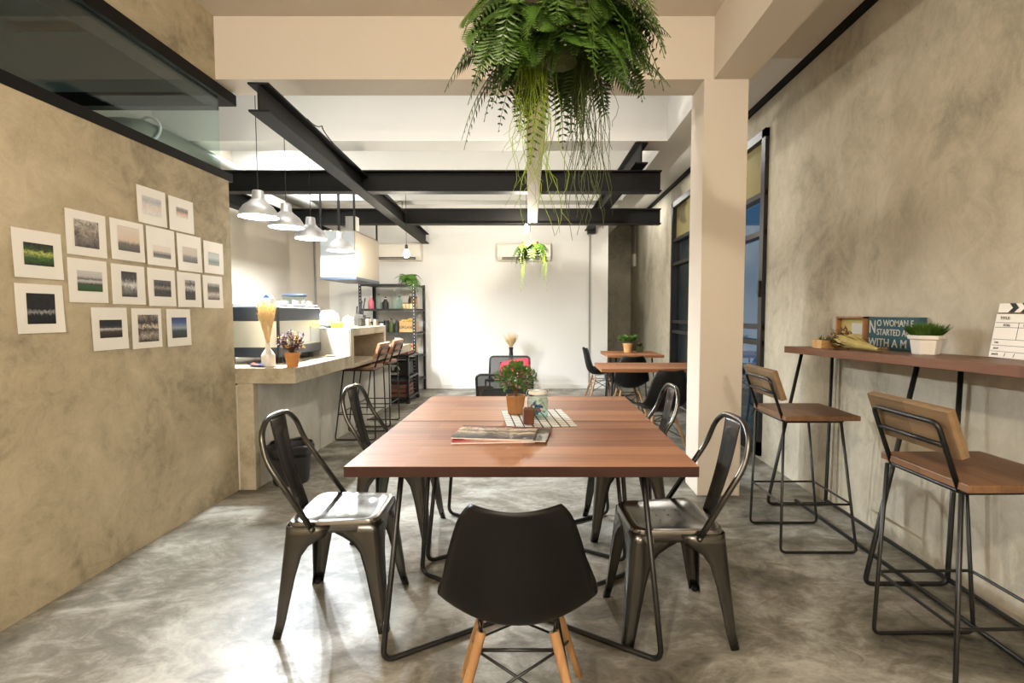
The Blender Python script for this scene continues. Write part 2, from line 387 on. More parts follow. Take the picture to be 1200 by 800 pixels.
# ------------------------------------------------------------------ raw steel chairs
def steel_chair(label, loc, rz):
    """faces +x"""
    t = thing('metal_chair', label, 'chair', loc, rz, 'raw steel chairs along the dining tables')
    # seat pan with rolled edge
    def outline(s, z, r=.05):
        p = fillet([(.185*s, -.15*s, z), (.185*s, .15*s, z), (-.165*s, .175*s, z), (-.165*s, -.175*s, z)], r, 5, True)
        return p
    b = MB(); rings = []
    for s, z in ((.30, .443), (.80, .445), (.93, .452), (1.0, .449), (1.02, .44), (1.03, .405)):
        rings.append([b.b.verts.new(p) for p in outline(s, z, .055)])
    for A, B in zip(rings, rings[1:]):
        n = len(A)
        for k in range(n): b.b.faces.new([A[k], A[(k+1) % n], B[(k+1) % n], B[k]])
    b.b.faces.new(rings[0])
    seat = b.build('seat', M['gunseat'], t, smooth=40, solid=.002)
    h = MB()
    for a, c in ((0, 0), (.05, 0), (-.05, 0), (0, .05), (0, -.05), (.05, .05), (-.05, -.05), (.05, -.05), (-.05, .05)):
        h.lathe([(.004, .4437), (.004, .4447)], 8, (a, c))
    h.build('dot_pattern', M['ink'], seat)
    # pressed sheet legs with an arched apron
    prof = [(.435, .155, .0), (.40, .150, .003), (.385, .125, .005), (.36, .092, .008), (.32, .070, .012), (.24, .056, .02), (.14, .045, .03), (.06, .036, .037), (.0, .033, .05)]
    for sx in (-1, 1):
        for sy in (-1, 1):
            b = MB(); rows = []
            for z, wd, fl in prof:
                cx, cy = sx*((.188 if sx > 0 else .172)+fl*.9), sy*((.158 if sx > 0 else .178)+fl*.75)
                r = min(.03, wd*.5); pts = []
                wy = wd*(1.0 if sx > 0 else 1.12)
                pts.append((cx, cy-sy*wy, z)); pts.append((cx, cy-sy*(r+(wy-r)*.5), z))
                for k in range(5):
                    q = PI/2*k/4
                    pts.append((cx-sx*r*(1-math.cos(q)), cy-sy*r*(1-math.sin(q)), z))
                pts.append((cx-sx*(r+(wd*1.13-r)*.5), cy, z)); pts.append((cx-sx*wd*1.13, cy, z))
                rows.append([b.b.verts.new(p) for p in pts])
            for A, B in zip(rows, rows[1:]):
                for k in range(len(A)-1): b.b.faces.new([A[k], A[k+1], B[k+1], B[k]])
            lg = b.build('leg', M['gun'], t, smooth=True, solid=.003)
            cx, cy = sx*((.188 if sx > 0 else .172)+.045), sy*((.158 if sx > 0 else .178)+.0375)
            MB().lathe([(.013, -.0), (.0155, .004), (.014, .022)], 10, (cx-sx*.0165, cy-sy*.0165)).build('rubber_foot', M['black'], lg, smooth=40)
    # tube hoop back and splat
    A = (-.055, .192, .425); hoop = [A, (-.235, .178, .70), (-.262, .155, .80), (-.272, .09, .848), (-.275, 0, .853)]
    full = hoop+[(x, -y, z) for x, y, z in hoop[-2::-1]]
    pts = fillet(full, .07, 5)
    MB().tube(pts, .0115, 9).build('back_hoop', M['gun'], t, smooth=True)
    for s in (-1, 1): MB().ball((-.055, s*.2, .43), .012, 1).build('rivet', M['gun'], t, smooth=True)
    def sp(u, v):
        z = .44+u*.405; x = -.165-.105*u-.02*math.sin(u*PI)*.6; wd = .045+.022*u; y = (v*2-1)*wd
        emb = .006 if (.12 < v < .88 and .14 < u < .86) else 0
        return (x-.006*(1-(v*2-1)**2)-emb*.8, y, z)
    MB().grid(sp, 24, 10).build('back_splat', M['gun'], t, smooth=True, solid=.003)
    return t
C1 = steel_chair('raw steel bistro chair nearest the photo wall, its glossy seat catching the light', (-.835, 2.115, 0), 2)
dup(C1, (-.815, 2.90, 0), -3, 'raw steel bistro chair between the other left steel chair and the bar stools')
dup(C1, (.545, 2.03, 0), 184, 'raw steel bistro chair with dark seat in front of the white column')
dup(C1, (.53, 2.93, 0), 182, 'raw steel bistro chair beyond the front right one, beside the white column')

# ------------------------------------------------------------------ black shell chairs on wooden legs
def shell_chair(label, loc, rz):
    """faces +y; shell, four dowel legs, wire bracing"""
    t = thing('shell_chair', label, 'chair', loc, rz, 'black shell chairs')
    keys = [(0, .225, .405, .20), (.07, .205, .425, .215), (.2, .12, .415, .226), (.35, .0, .395, .232), (.48, -.11, .395, .23), (.58, -.175, .43, .226),
            (.68, -.205, .50, .212), (.8, -.23, .615, .188), (.9, -.25, .712, .16), (.96, -.262, .762, .138), (1, -.268, .787, .11)]
    def ev(u):
        for a, b in zip(keys, keys[1:]):
            if u <= b[0]+1e-9:
                f = (u-a[0])/(b[0]-a[0]); return [a[i]+(b[i]-a[i])*f for i in (1, 2, 3)]
    def sm(u):
        acc = [0, 0, 0]
        for d, wt in ((-.04, .25), (0, .5), (.04, .25)):
            q = ev(min(1, max(0, u+d)))
            for i in range(3): acc[i] += q[i]*wt
        return acc
    def fn(u, v):
        y, z, wd = sm(u); s = v*2-1
        e = 1e-3; y0, z0, _ = sm(max(0, u-.02)); y1, z1, _ = sm(min(1, u+.02)); ty, tz = y1-y0, z1-z0; L = math.hypot(ty, tz) or 1
        ny, nz = tz/L, -ty/L           # towards the sitter
        lift = abs(s)**2.2
        k = (.035+.05*math.exp(-((u-.45)/.2)**2)+.018*u)*lift
        if u > .93: z -= (abs(s)**3)*.012*(u-.93)/.07-.004*(abs(s)**1.5)*(u-.93)/.07
        return (s*wd, y+ny*k*(1 if ny > 0 else .6), z+nz*k)
    MB().grid(fn, 34, 18).build('seat_shell', M['shell'], t, smooth=True, solid=.006)
    for sx in (-1, 1):
        for sy in (-1, 1):
            top = V(sx*.105, sy*.095+.0, .362); bot = V(sx*.205, sy*.205+.0, 0)
            MB().tube([bot, bot+(top-bot)*.5, top], [.011, .0145, .0155], 10).build('leg', M['leg'], t, smooth=40)
    w = MB(); r = .004; P = {}
    for sx in (-1, 1):
        for sy in (-1, 1): P[sx, sy] = (V(sx*.118, sy*.109, .315), V(sx*.165, sy*.161, .16))
    for (a, b) in (((-1, -1), (1, -1)), ((-1, 1), (1, 1)), ((-1, -1), (-1, 1)), ((1, -1), (1, 1))):
        w.tube([P[a][0], P[b][1]], r, 6); w.tube([P[b][0], P[a][1]], r, 6); w.tube([P[a][0], P[b][0]], .005, 6)
    for sx in (-1, 1):
        w.tube([(sx*.105, -.1, .36), (sx*.11, -.1, .393), (sx*.11, .12, .405), (sx*.105, .1, .36)], .005, 6)
    w.build('wire_brace', M['black'], t, smooth=True)
    return t
D = shell_chair('black plastic shell chair at the near end of the dining table, back turned', (-.055, 1.49, 0), 0)
dup(D, (.93, 7.25, 0), -85, 'black shell chair seen from the side, at the left end of the cafe tables')
dup(D, (1.10, 5.98, 0), 4, 'black shell chair with pushed in seat between the two cafe tables')
dup(D, (1.12, 4.55, 0), 14, 'black shell chair beside the white column, its back partly hidden by the column')

# ------------------------------------------------------------------ bar stools
def bar_stool(label, loc, rz, group, backmat):
    """faces +x (the counter); origin in the middle of the feet"""
    t = thing('bar_stool', label, 'stool', loc, rz, group)
    zs = .715; r = .0075
    for sy in (-1, 1):
        y = sy*.19; yt = sy*.165
        path = fillet([(-.19, yt, zs-.012), (-.20, y, r), (.205, y, r), (.115, yt, zs-.012)], .03, 4)
        MB().tube(path, r, 8).build('side_frame', M['black'], t, smooth=True)
    zf = .265
    MB().tube(fillet([(-.197, -.182, zf), (-.197, .182, zf), (.175, .182, zf), (.175, -.182, zf)], .02, 3, True), .006, 7, True).build('footrest_ring', M['black'], t, smooth=True)
    MB().tube(fillet([(-.185, -.165, zs-.008), (-.185, .165, zs-.008), (.13, .165, zs-.008), (.13, -.165, zs-.008)], .02, 3, True), .0075, 7, True).build('seat_frame', M['black'], t, smooth=True)
    MB().box(-.195, .2, -.195, .195, zs, zs+.026).build('seat', M['stoolseat'], t, bevel=.003)
    # back support: two uprights leaning back, joined by a top and a middle bar
    up = fillet([(-.185, -.15, zs-.005), (-.265, -.15, zs+.215), (-.265, .15, zs+.215), (-.185, .15, zs-.005)], .03, 4)
    f = MB().tube(up, .0085, 8)
    f.tube([(-.237, -.15, zs+.14), (-.237, .15, zs+.14)], .0085, 8)
    f.build('back_frame', M['black'], t, smooth=True)
    ang = math.atan2(.08, .22)
    o = MB().box(-.014, .014, -.186, .186, -.082, .082).build('backrest', backmat, t, bevel=.003)
    o.location = (-.2255, 0, zs+.185); o.rotation_euler = (0, -ang, 0)
    return t
B1 = bar_stool('tall wooden bar stool under the far end of the wall bar, beside the window', (1.5, 2.785, 0), 0, 'stools at the wall bar', M['stoolback'])
B2 = dup(B1, (1.545, 1.735, 0), 1, 'tall wooden bar stool nearest the viewer on the right, cut off by the edge')
B3 = bar_stool('reddish wooden bar stool at the concrete bar, nearer of the two beside the counter', (-1.83, 5.16, 0), 181, 'stools at the concrete counter', M['pinkwood'])
B4 = dup(B3, (-1.85, 5.75, 0), 180, 'reddish wooden bar stool at the concrete bar, farther one by the black rack')

# ------------------------------------------------------------------ wall bar on the right
t = thing('wall_bar', 'long walnut wall bar on black rod frames along the right wall', 'bar shelf', (1.63, 3.27, 0))
tilt = Matrix.Translation((0, 0, 1.024)) @ Matrix.Rotation(-.0245, 4, 'X')
o = MB().box(-.005, .325, -3.6, 0, 0, .041).build('worktop', M['shelfwood'], t, bevel=.002); o.matrix_local = tilt
def shelf_z(y): return 1.024+(3.27-y)*.0245+.041
for yy in (0, -.99, -1.98, -2.97):
    zt = 1.02-yy*.0245
    p = fillet([(.10, yy-.02, zt), (-.09, yy, .011), (.30, yy, .011), (.30, yy-.02, zt)], .04, 5)
    MB().tube(p, .011, 8).build('leg_frame', M['black'], t, smooth=True)
MB().tube([(.30, .0, .034), (.30, -3.4, .034)], .011, 8).build('floor_rail', M['black'], t, smooth=True)
MB().tube([(.10, .0, .034), (.13, -3.4, .034)], .011, 8).build('floor_rail', M['black'], t, smooth=True)

# things on the wall bar
def on_bar(y): return shelf_z(y)
y = 2.98
t = thing('small_planter', 'low pale wooden tray of dark dried plants at the far end of the wall bar', 'planter', (1.79, 2.99, on_bar(2.99)))
MB().prism([(-.11, 0), (.11, 0), (.11, .05), (.095, .05), (.095, .012), (-.095, .012), (-.095, .05), (-.11, .05)], 1, -.05, .05).box(-.095, .095, -.05, -.042, .01, .05).box(-.095, .095, .042, .05, .01, .05).build('tray', M['crate'], t)
f = MB()
for i in range(70): f.leaf((R.uniform(-.085, .085), R.uniform(-.035, .035), .03), (R.uniform(-1, 1), R.uniform(-1, 1), R.uniform(.5, 1.5)), R.uniform(.03, .055), .006)
f.build('dry_plants', M['leafolive'], t)
# wooden box frame
t = thing('wooden_box_frame', 'pale wooden box frame with a small label, leaning on the right wall', 'box', (1.925, 3.03, on_bar(3.03)))
MB().box(-.03, .03, -.135, .135, 0, .012).box(-.03, .03, -.135, .135, .178, .19).box(-.03, .03, -.135, -.123, 0, .19).box(-.03, .03, .123, .135, 0, .19).build('frame', M['woodpot'], t, bevel=.001)
MB().box(.0, .028, -.123, .123, .012, .178).build('back_panel', M['grassdry'], t)
MB().box(-.008, .0, -.105, .01, .085, .15).build('label_card', M['signpale'], t)
# lettered board
t = thing('lettered_sign', 'teal board with pale capital lettering leaning on the right wall behind the grass pot', 'sign', (1.925, 2.69, on_bar(2.69)))
MB().box(-.012, .03, -.19, .19, 0, .18).build('board', M['signteal'], t, bevel=.002)
face = Matrix.Translation((-.0135, .182, -.004)) @ Matrix.Diagonal((1, .88, .88, 1)) @ Matrix(((0, 0, -1, 0), (-1, 0, 0, 0), (0, 1, 0, 0), (0, 0, 0, 1)))
def L(b, x, z, s, sx=1): text('lettering', b, s, face @ Matrix.Translation((x, z, 0)), M['signpale'], t, sx=sx)
L('N', 0, .142, .115, .75); L('O WOMAN E', .075, .17, .055, .95); L('STARTED AN', .075, .113, .055, .9); L('WITH A M', 0, .047, .07, 1.05)
# dried bouquet
t = thing('dried_bouquet', 'bundle of dried straw coloured flowers lying on the wall bar', 'bouquet', (1.735, 2.70, on_bar(2.7)))
f = MB()
for i in range(420):
    a = R.uniform(0, 2*PI); k = R.random()**.45; e0 = V(.058*k*math.cos(a), R.uniform(.05, .17), .052+.045*k*math.sin(a)); e1 = V(.008*math.cos(a), R.uniform(-.14, -.2), .014+.006*math.sin(a))
    q = R.uniform(0, .75); p0 = e0.lerp(e1, q); f.leaf(p0, e1-e0, R.uniform(.06, .12), .006, up=(math.cos(a), 0, math.sin(a)))
f.build('wrapping', M['grassdry'], t)
f = MB()
for i in range(170):
    a = R.uniform(0, 2*PI); k = R.random()**.5*.055
    f.leaf((k*math.cos(a), R.uniform(.1, .17), .056+k*math.sin(a)*.85), (R.uniform(-.8, .8), R.uniform(.3, 1.6), R.uniform(-.5, .8)), R.uniform(.03, .06), .006)
f.build('flower_heads', M['brown'], t)
f = MB()
for i in range(30): f.leaf((R.uniform(-.01, .01), -.17, .016), (R.uniform(-.5, .5), -1, R.uniform(-.05, .4)), R.uniform(.04, .07), .006)
f.build('stems', M['straw'], t)
# white pot of grass
t = thing('grass_pot', 'faceted white pot of short green grass on the wall bar', 'potted plant', (1.82, 2.33, on_bar(2.33)))
MB().lathe([(.052, 0), (.054, .004), (.063, .07), (.072, .072), (.074, .09), (.062, .09), (.06, .078)], 6).build('pot', M['ceramic'], t, bevel=.003)
MB().lathe([(.057, .07), (.06, .079)], 6).build('soil', M['brown'], t)
f = MB()
for i in range(900):
    a = R.uniform(0, 2*PI); k = R.random()**.5
    f.leaf((.05*k*math.cos(a), .05*k*math.sin(a), .08), (k*math.cos(a)*.85+R.uniform(-.25, .25), k*math.sin(a)*.85+R.uniform(-.25, .25), 1), R.uniform(.045, .085), .0026, up=(math.sin(a), math.cos(a), .3))
f.build('grass_blades', M['leafdark'], t)
# film slate
t = thing('clapperboard', 'white film clapperboard leaning on the right wall, cut off by the edge', 'clapperboard', (1.905, 2.06, on_bar(2.06)))
lean = Matrix.Rotation(.15, 4, 'Y')
bd = MB().box(0, .006, -.27, .04, .003, .185).build('slate', M['paper'], t, bevel=.001); bd.matrix_local = lean
sk = MB().box(-.006, .008, -.27, .03, .19, .228).build('clap_stick', M['paper'], t, bevel=.001); sk.matrix_local = lean
w = MB()
for i in range(5):
    y0 = -.015-i*.052
    for (a, b, z0, z1) in ((0, -.018, .19, .209), (-.018, 0, .209, .228)):
        w.poly([(-.0066, y0+a, z0), (-.0066, y0+a-.026, z0), (-.0066, y0+b-.026, z1), (-.0066, y0+b, z1)])
c = w.build('chevrons', M['ink'], sk, normals=False)
ln = MB()
for z in (.148, .128, .078, .053, .028): ln.box(-.0008, 0, -.265, .035, z, z+.0016)
ln.box(-.0008, 0, -.066, -.0645, .078, .148); ln.box(-.0008, 0, -.121, -.1195, .003, .028)
ln.build('ruled_lines', M['ink'], bd)
fm = Matrix(((0, 0, -1, -.0012), (-1, 0, 0, 0), (0, 1, 0, 0), (0, 0, 0, 1)))
for b_, y_, z_, s_ in (('TITLE:', .02, .167, .017), ('ROLL', .0, .138, .013), ('SCENE', -.085, .138, .013), ('DIR.', .024, .065, .011), ('DOP', .024, .041, .011), ('DATE', .028, .016, .012), ('/', -.028, .016, .02), ('/', -.068, .016, .02)):
    text('lettering', b_, s_, Matrix.Translation((0, y_, z_)) @ fm, M['ink'], bd, extrude=.0003)

# ------------------------------------------------------------------ prints on the left wall
def picture(name, stops, vertical=True, noise=.3, scale=14, stretch=(1, 1, 1)):
    """a small printed view: tonal bands broken up by noise (object space, y across, z up)"""
    m, nt, b = newmat(name)
    tc = N(nt, 'ShaderNodeTexCoord'); sp = N(nt, 'ShaderNodeSeparateXYZ'); nt.links.new(tc.outputs['Generated'], sp.inputs[0])
    mp = N(nt, 'ShaderNodeMapping'); mp.inputs['Scale'].default_value = stretch; nt.links.new(tc.outputs['Generated'], mp.inputs[0])
    nz = N(nt, 'ShaderNodeTexNoise', Scale=scale, Detail=6, Roughness=.7, Distortion=.5); nt.links.new(mp.outputs[0], nz.inputs['Vector'])
    sb = N(nt, 'ShaderNodeMath', operation='SUBTRACT'); nt.links.new(nz.outputs[0], sb.inputs[0]); sb.inputs[1].default_value = .5
    ad = N(nt, 'ShaderNodeMath', operation='MULTIPLY_ADD'); nt.links.new(sb.outputs[0], ad.inputs[0]); ad.inputs[1].default_value = min(noise, .42)
    nt.links.new(sp.outputs[2 if vertical else 1], ad.inputs[2])
    r = ramp(nt, stops); nt.links.new(ad.outputs[0], r.inputs[0])
    n2 = N(nt, 'ShaderNodeTexNoise', Scale=scale*.55, Detail=5, Roughness=.75, Distortion=1.2); nt.links.new(mp.outputs[0], n2.inputs['Vector'])
    k = max(0, min(1, noise)-.38)*1.5; g2 = ramp(nt, [(.36, (1-.8*k,)*3+(1,)), (.5, (1,)*3+(1,)), (.66, (1+.7*k,)*3+(1,))]); nt.links.new(n2.outputs[0], g2.inputs[0])
    ml = N(nt, 'ShaderNodeMix', data_type='RGBA', blend_type='MULTIPLY'); ml.inputs[0].default_value = 1
    nt.links.new(r.outputs[0], ml.inputs[6]); nt.links.new(g2.outputs[0], ml.inputs[7])
    nt.links.new(ml.outputs[2], b.inputs['Base Color']); b.inputs['Roughness'].default_value = .45; b.inputs['Specular IOR Level'].default_value = .3
    return m
g = lambda v, t=0: srgb(v+t, v, max(0, v-t))
P_ = [
 # y0, y1, top, bottom, picture inset (l, r, t, b), label, stops, noise, scale
 (2.73, 2.94, 1.976, 1.776, (.035, .035, .05, .05), 'square print of pale misty sky, highest on the wall beside the small smudge print', [(0, g(226)), (.5, g(214, 8)), (.8, g(186, -6)), (1, g(206))], .5, 6),
 (2.965, 3.175, 1.972, 1.774, (.06, .05, .055, .085), 'square print with a small pink and grey smudge, at the upper right of the cluster', [(0, g(224, 6)), (.4, srgb(214, 176, 160)), (.7, g(120)), (1, g(176))], .6, 8),
 (2.31, 2.525, 1.763, 1.554, (.042, .042, .04, .04), 'square print of a grey path receding to a peak, above the pavilion print', [(0, g(74, 4)), (.45, g(120, 8)), (.7, g(150, 10)), (1, g(182, 6))], 1.0, 5),
 (2.55, 2.765, 1.765, 1.557, (.045, .03, .03, .05), 'square print of a glowing sky over a dark shore, above the dark doorway portrait print', [(0, g(66)), (.3, g(98, 8)), (.42, g(196, 20)), (1, g(214, 10))], .35, 8),
 (2.785, 3.0, 1.766, 1.552, (.045, .035, .1, .045), 'square print of a pale sky above a row of grey huts', [(0, g(130)), (.25, g(72)), (.5, g(190, 6)), (.55, g(222, 10)), (1, g(226, 8))], .3, 12),
 (3.02, 3.235, 1.763, 1.54, (.045, .04, .075, .055), 'square print of bright clouds over grey hills, beside the blue haze print', [(0, g(84)), (.35, g(128)), (.5, g(196, 10)), (1, g(206, 8))], .4, 7),
 (3.26, 3.46, 1.753, 1.544, (.045, .045, .07, .055), 'square print of blue green haze, last in its row near the wall end', [(0, srgb(150, 166, 150)), (.3, srgb(120, 144, 144)), (.6, srgb(196, 208, 212)), (1, g(190, -4))], .4, 6),
 (2.31, 2.52, 1.538, 1.331, (.045, .03, .055, .055), 'square print of a white pavilion on a green lawn', [(0, srgb(30, 66, 24)), (.28, srgb(44, 84, 34)), (.36, g(60)), (.5, g(206)), (.6, g(96)), (.72, g(188)), (1, g(206))], .22, 10),
 (2.545, 2.76, 1.534, 1.327, (.06, .055, .035, .04), 'square print with a dark portrait picture of a doorway', [(0, g(40)), (.3, g(120)), (.5, g(206)), (.7, g(60)), (1, g(34))], 1.3, 7),
 (2.78, 2.99, 1.534, 1.321, (.045, .035, .065, .055), 'square print of dark trees around a lit house', [(0, g(52)), (.35, g(36)), (.55, g(130, 8)), (.7, g(48)), (1, g(84))], .9, 10),
 (3.01, 3.22, 1.53, 1.318, (.065, .055, .045, .045), 'square print with a narrow dark portrait picture of a window', [(0, g(44)), (.4, g(36)), (.6, g(196)), (.8, g(60)), (1, g(180))], 1.2, 8),
 (3.24, 3.44, 1.528, 1.315, (.045, .035, .05, .055), 'square print of a hillside crowded with houses, under the blue haze print', [(0, g(84, 6)), (.35, g(196, 6)), (.5, g(96, 6)), (.75, srgb(74, 82, 66)), (1, g(190))], .8, 22),
 (2.07, 2.285, 1.636, 1.431, (.045, .04, .055, .055), 'square print of green ferns in sunlight, at the near end of the cluster', [(0, srgb(20, 34, 12)), (.35, srgb(58, 92, 30)), (.55, srgb(176, 186, 96)), (.7, srgb(52, 76, 30)), (1, srgb(24, 28, 18))], 1.1, 9),
 (2.07, 2.28, 1.406, 1.194, (.045, .04, .04, .04), 'square print of a nearly black interior with white lines, under the fern print', [(0, g(20)), (.3, g(24)), (.4, g(150)), (.47, g(30)), (1, g(22))], .8, 9),
 (2.42, 2.63, 1.309, 1.095, (.042, .035, .062, .062), 'square print of a glowing horizon on a black night sky', [(0, g(30)), (.35, srgb(72, 56, 44)), (.5, g(196)), (.56, srgb(60, 70, 84)), (.7, g(30)), (1, g(24))], .2, 8),
 (2.66, 2.87, 1.307, 1.088, (.04, .025, .035, .035), 'square print of an old stone facade with dark arches', [(0, g(44, 4)), (.25, g(150, 10)), (.45, g(50)), (.55, g(190, 16)), (.7, g(46, 4)), (1, g(140, 10))], 1.0, 8),
 (2.91, 3.11, 1.305, 1.083, (.04, .035, .05, .05), 'square print of a blue evening sky over a dark bay', [(0, srgb(44, 50, 40)), (.35, srgb(56, 72, 80)), (.5, srgb(150, 164, 176)), (.75, srgb(74, 96, 150)), (1, srgb(40, 56, 110))], .25, 9)]
for i, (y0, y1, zt, zb, ins, lab, stops, nz, sc) in enumerate(P_):
    t = thing('photo_print', lab, 'photograph', (XL, (y0+y1)/2, zb), 0, 'square photo prints on the concrete wall')
    wy, hh = (y1-y0)/2, zt-zb; cu = R.uniform(.001, .006)
    def pf(u, v, wy=wy, hh=hh, cu=cu):
        s = u*2-1
        return (.003+cu*abs(s)**3*(1-v)**1.5, s*wy, v*hh)
    MB().grid(pf, 8, 8).build('paper_sheet', M['paper'], t, solid=.0006)
    l_, r_, t_, b_ = ins
    pm = MB()
    def qf(u, v, wy=wy, hh=hh, cu=cu, ins=ins):
        yy = -wy+ins[0]+u*(2*wy-ins[0]-ins[1]); zz = ins[3]+v*(hh-ins[2]-ins[3]); s = yy/wy
        return (.0042+cu*abs(s)**3*(1-zz/hh)**1.5, yy, zz)
    pm.grid(qf, 6, 6)
    pm.build('picture', picture('picture_%d' % i, stops, True, nz, sc), t, smooth=True)

# ------------------------------------------------------------------ concrete bar
t = thing('bar_counter', 'cast concrete bar counter with a raised block, beside the left wall end', 'counter', (-1.73, 3.56, 0))
MB().box(-.75, 0, 2.16, 3.3, .765, .865).build('rear_slab', M['counter'], t, bevel=.006)
MB().prism([(-1.05, 0), (0, 0), (0, 1.08), (-.505, 1.08), (-.505, 2.16), (-1.05, 2.16)], 2, .775, .888).build('counter_slab', M['counter'], t, bevel=.006)
MB().box(-.6, -.31, .0, 3.38, 0, .765).build('base_panel', M['counter_panel'], t)
MB().box(-.42, -.305, -.004, .06, 0, .776).build('end_post', M['counter'], t, bevel=.005)
bk = MB()
bk.box(-.5, 0, 1.08, 2.16, 1.065, 1.14).box(-.5, 0, 1.08, 1.16, .765, 1.07).box(-.5, 0, 2.09, 2.16, .765, 1.07).box(-.5, 0, 1.16, 2.09, .765, .80).box(-.5, -.42, 1.16, 2.09, .80, 1.07)
bk.build('raised_block', M['counter'], t, bevel=.004)
MB().box(-.5, -.012, 1.074, 1.08, .885, 1.13).build('splash_tile', M['machinepanel'], t)

# espresso machine
t = thing('espresso_machine', 'blue black and steel espresso machine on the concrete bar', 'coffee machine', (-2.0, 3.86, .888))
MB().box(-.48, 0, 0, .765, .33, .445).build('top_casing', M['machine'], t, bevel=.012)
MB().box(-.465, -.006, .008, .755, .125, .332).build('body', M['machinepanel'], t, bevel=.004)
MB().box(-.008, -.002, .56, .74, .14, .28).build('glass_panel', M['inoxlight'], t, bevel=.001)
MB().box(-.48, 0, 0, .765, .05, .127).build('lower_casing', M['machine'], t, bevel=.008)
MB().box(-.012, .002, -.002, .02, .05, .44).build('corner_trim', M['black'], t)
for a, b in ((-.05, .1), (-.05, .65), (-.43, .1), (-.43, .65)):
    MB().lathe([(.028, 0), (.026, .055)], 12, (a, b)).build('foot', M['black'], t, smooth=40)
MB().tube([(-.46, .02, .46), (-.02, .02, .46), (-.02, .745, .46), (-.46, .745, .46)], .006, 6, True).build('cup_rail', M['inoxlight'], t)
# cups and things on the machine
def cup(label, x, y_, z, r=.04, h=.055, mat='ceramic', group='cups on the espresso machine'):
    q = thing('coffee_cup', label, 'cup', (x, y_, z), R.uniform(0, 360), group)
    MB().lathe([(r*.6, 0), (r*.9, h*.4), (r, h), (r*.93, h), (r*.8, h*.4), (r*.5, .006)], 16).build('cup_body', M[mat], q, smooth=50)
    MB().tube([(r*.9, 0, h*.8), (r*1.5, 0, h*.75), (r*1.5, 0, h*.35), (r*.8, 0, h*.3)], .005, 6).build('handle', M[mat], q, smooth=True)
for i, (x, y_) in enumerate(((-2.06, 4.3), (-2.07, 4.42), (-2.08, 4.55), (-2.16, 4.6), (-2.2, 4.36))):
    cup('white coffee cup in the row on top of the espresso machine', x, y_, 1.334)
t = thing('bean_hopper', 'clear bean jar with a dark lid standing behind the espresso machine cups', 'jar', (-2.43, 5.02, .888))
MB().box(-.1, .1, -.1, .1, 0, .37).build('grinder_body', M['machine'], t, bevel=.01)
MB().lathe([(.05, .37), (.1, .42), (.105, .56)], 20).build('hopper', M['glass'], t, smooth=True)
MB().lathe([(.118, .56), (.12, .575), (.1, .585)], 20).build('lid', M['machine'], t, smooth=40)
t = thing('milk_carton', 'small red white and blue carton on the espresso machine', 'carton', (-2.17, 4.05, 1.334))
MB().box(-.03, .03, -.03, .03, 0, .07).build('carton', M['ceramic'], t)
MB().prism([(-.03, .07), (.03, .07), (0, .1)], 1, -.03, .03).build('carton_top', M['blue'], t)
MB().box(-.0305, .0305, -.0305, .0305, .012, .026).build('red_stripe', M['red'], t)
# vase with wheat
t = thing('wheat_vase', 'white bottle vase of dried wheat on the concrete bar corner', 'vase', (-1.975, 3.66, .888))
MB().lathe([(.042, 0), (.047, .012), (.047, .085), (.036, .105), (.017, .135), (.015, .17), (.018, .175), (.012, .172)], 18).build('vase', M['ceramic'], t, smooth=50)
f = MB()
for i in range(120):
    a = R.uniform(0, 2*PI); k = R.random()**.6; tip = V(.062*k*math.cos(a), .062*k*math.sin(a), R.uniform(.36, .46))
    base = V(.008*math.cos(a), .008*math.sin(a), .165); f.tube([base, base+(tip-base)*.6+V(0, 0, .01), tip], [.0009, .001, .0008], 4)
    d = (tip-base).normalized()
    for j in range(7): f.leaf(tip-d*.018*j+V(0, 0, .01), d+V(R.uniform(-.4, .4), R.uniform(-.4, .4), .2), .03, .0035)
f.build('wheat_stems', M['straw'], t)
# dried flowers in terracotta
t = thing('dried_flower_pot', 'terracotta pot of dried purple and yellow flowers on the concrete bar', 'potted plant', (-1.80, 3.665, .888))
MB().lathe([(.038, 0), (.05, .085), (.055, .085), (.055, .105), (.048, .105), (.045, .09)], 20).build('pot', M['terracotta'], t, smooth=40)
f1, f2, f3 = MB(), MB(), MB()
for i in range(90):
    a = R.uniform(0, 2*PI); k = R.random()**.5; tip = V(.1*k*math.cos(a), .09*k*math.sin(a), R.uniform(.15, .265)-.03*k)
    f1.tube([(0, 0, .09), tip*.6+V(0, 0, .05), tip], .001, 4)
    q = (f2 if R.random() < .72 else f3)
    for j in range(7): q.leaf(tip, (R.uniform(-1, 1), R.uniform(-1, 1), R.uniform(-.3, 1)), R.uniform(.015, .03), .006)
    for j in range(3): f1.leaf(tip*.8+V(0, 0, .02), (R.uniform(-1, 1), R.uniform(-1, 1), R.uniform(-.5, 1)), .03, .005)
f1.build('stems', M['brown'], t); f2.build('purple_heads', M['plum'], t); f3.build('yellow_heads', M['yellowflower'], t)
# leaflets on the bar
def leaflet(label, x, y_, rz, mat, z=0):
    q = thing('leaflet', label, 'leaflet', (x, y_, .8885+z), rz, 'leaflets on the concrete bar')
    MB().grid(lambda u, v: ((u-.5)*.1, (v-.5)*.15, .003+.012*(u-.5)**2*4), 6, 4).build('sheet', M[mat], q, solid=.002)
leaflet('blue printed leaflet beside the white vase on the bar', -2.03, 3.66, 70, 'blue')
leaflet('pale folded leaflet at the wall end of the bar', -2.09, 3.75, 20, 'cratered', .004)
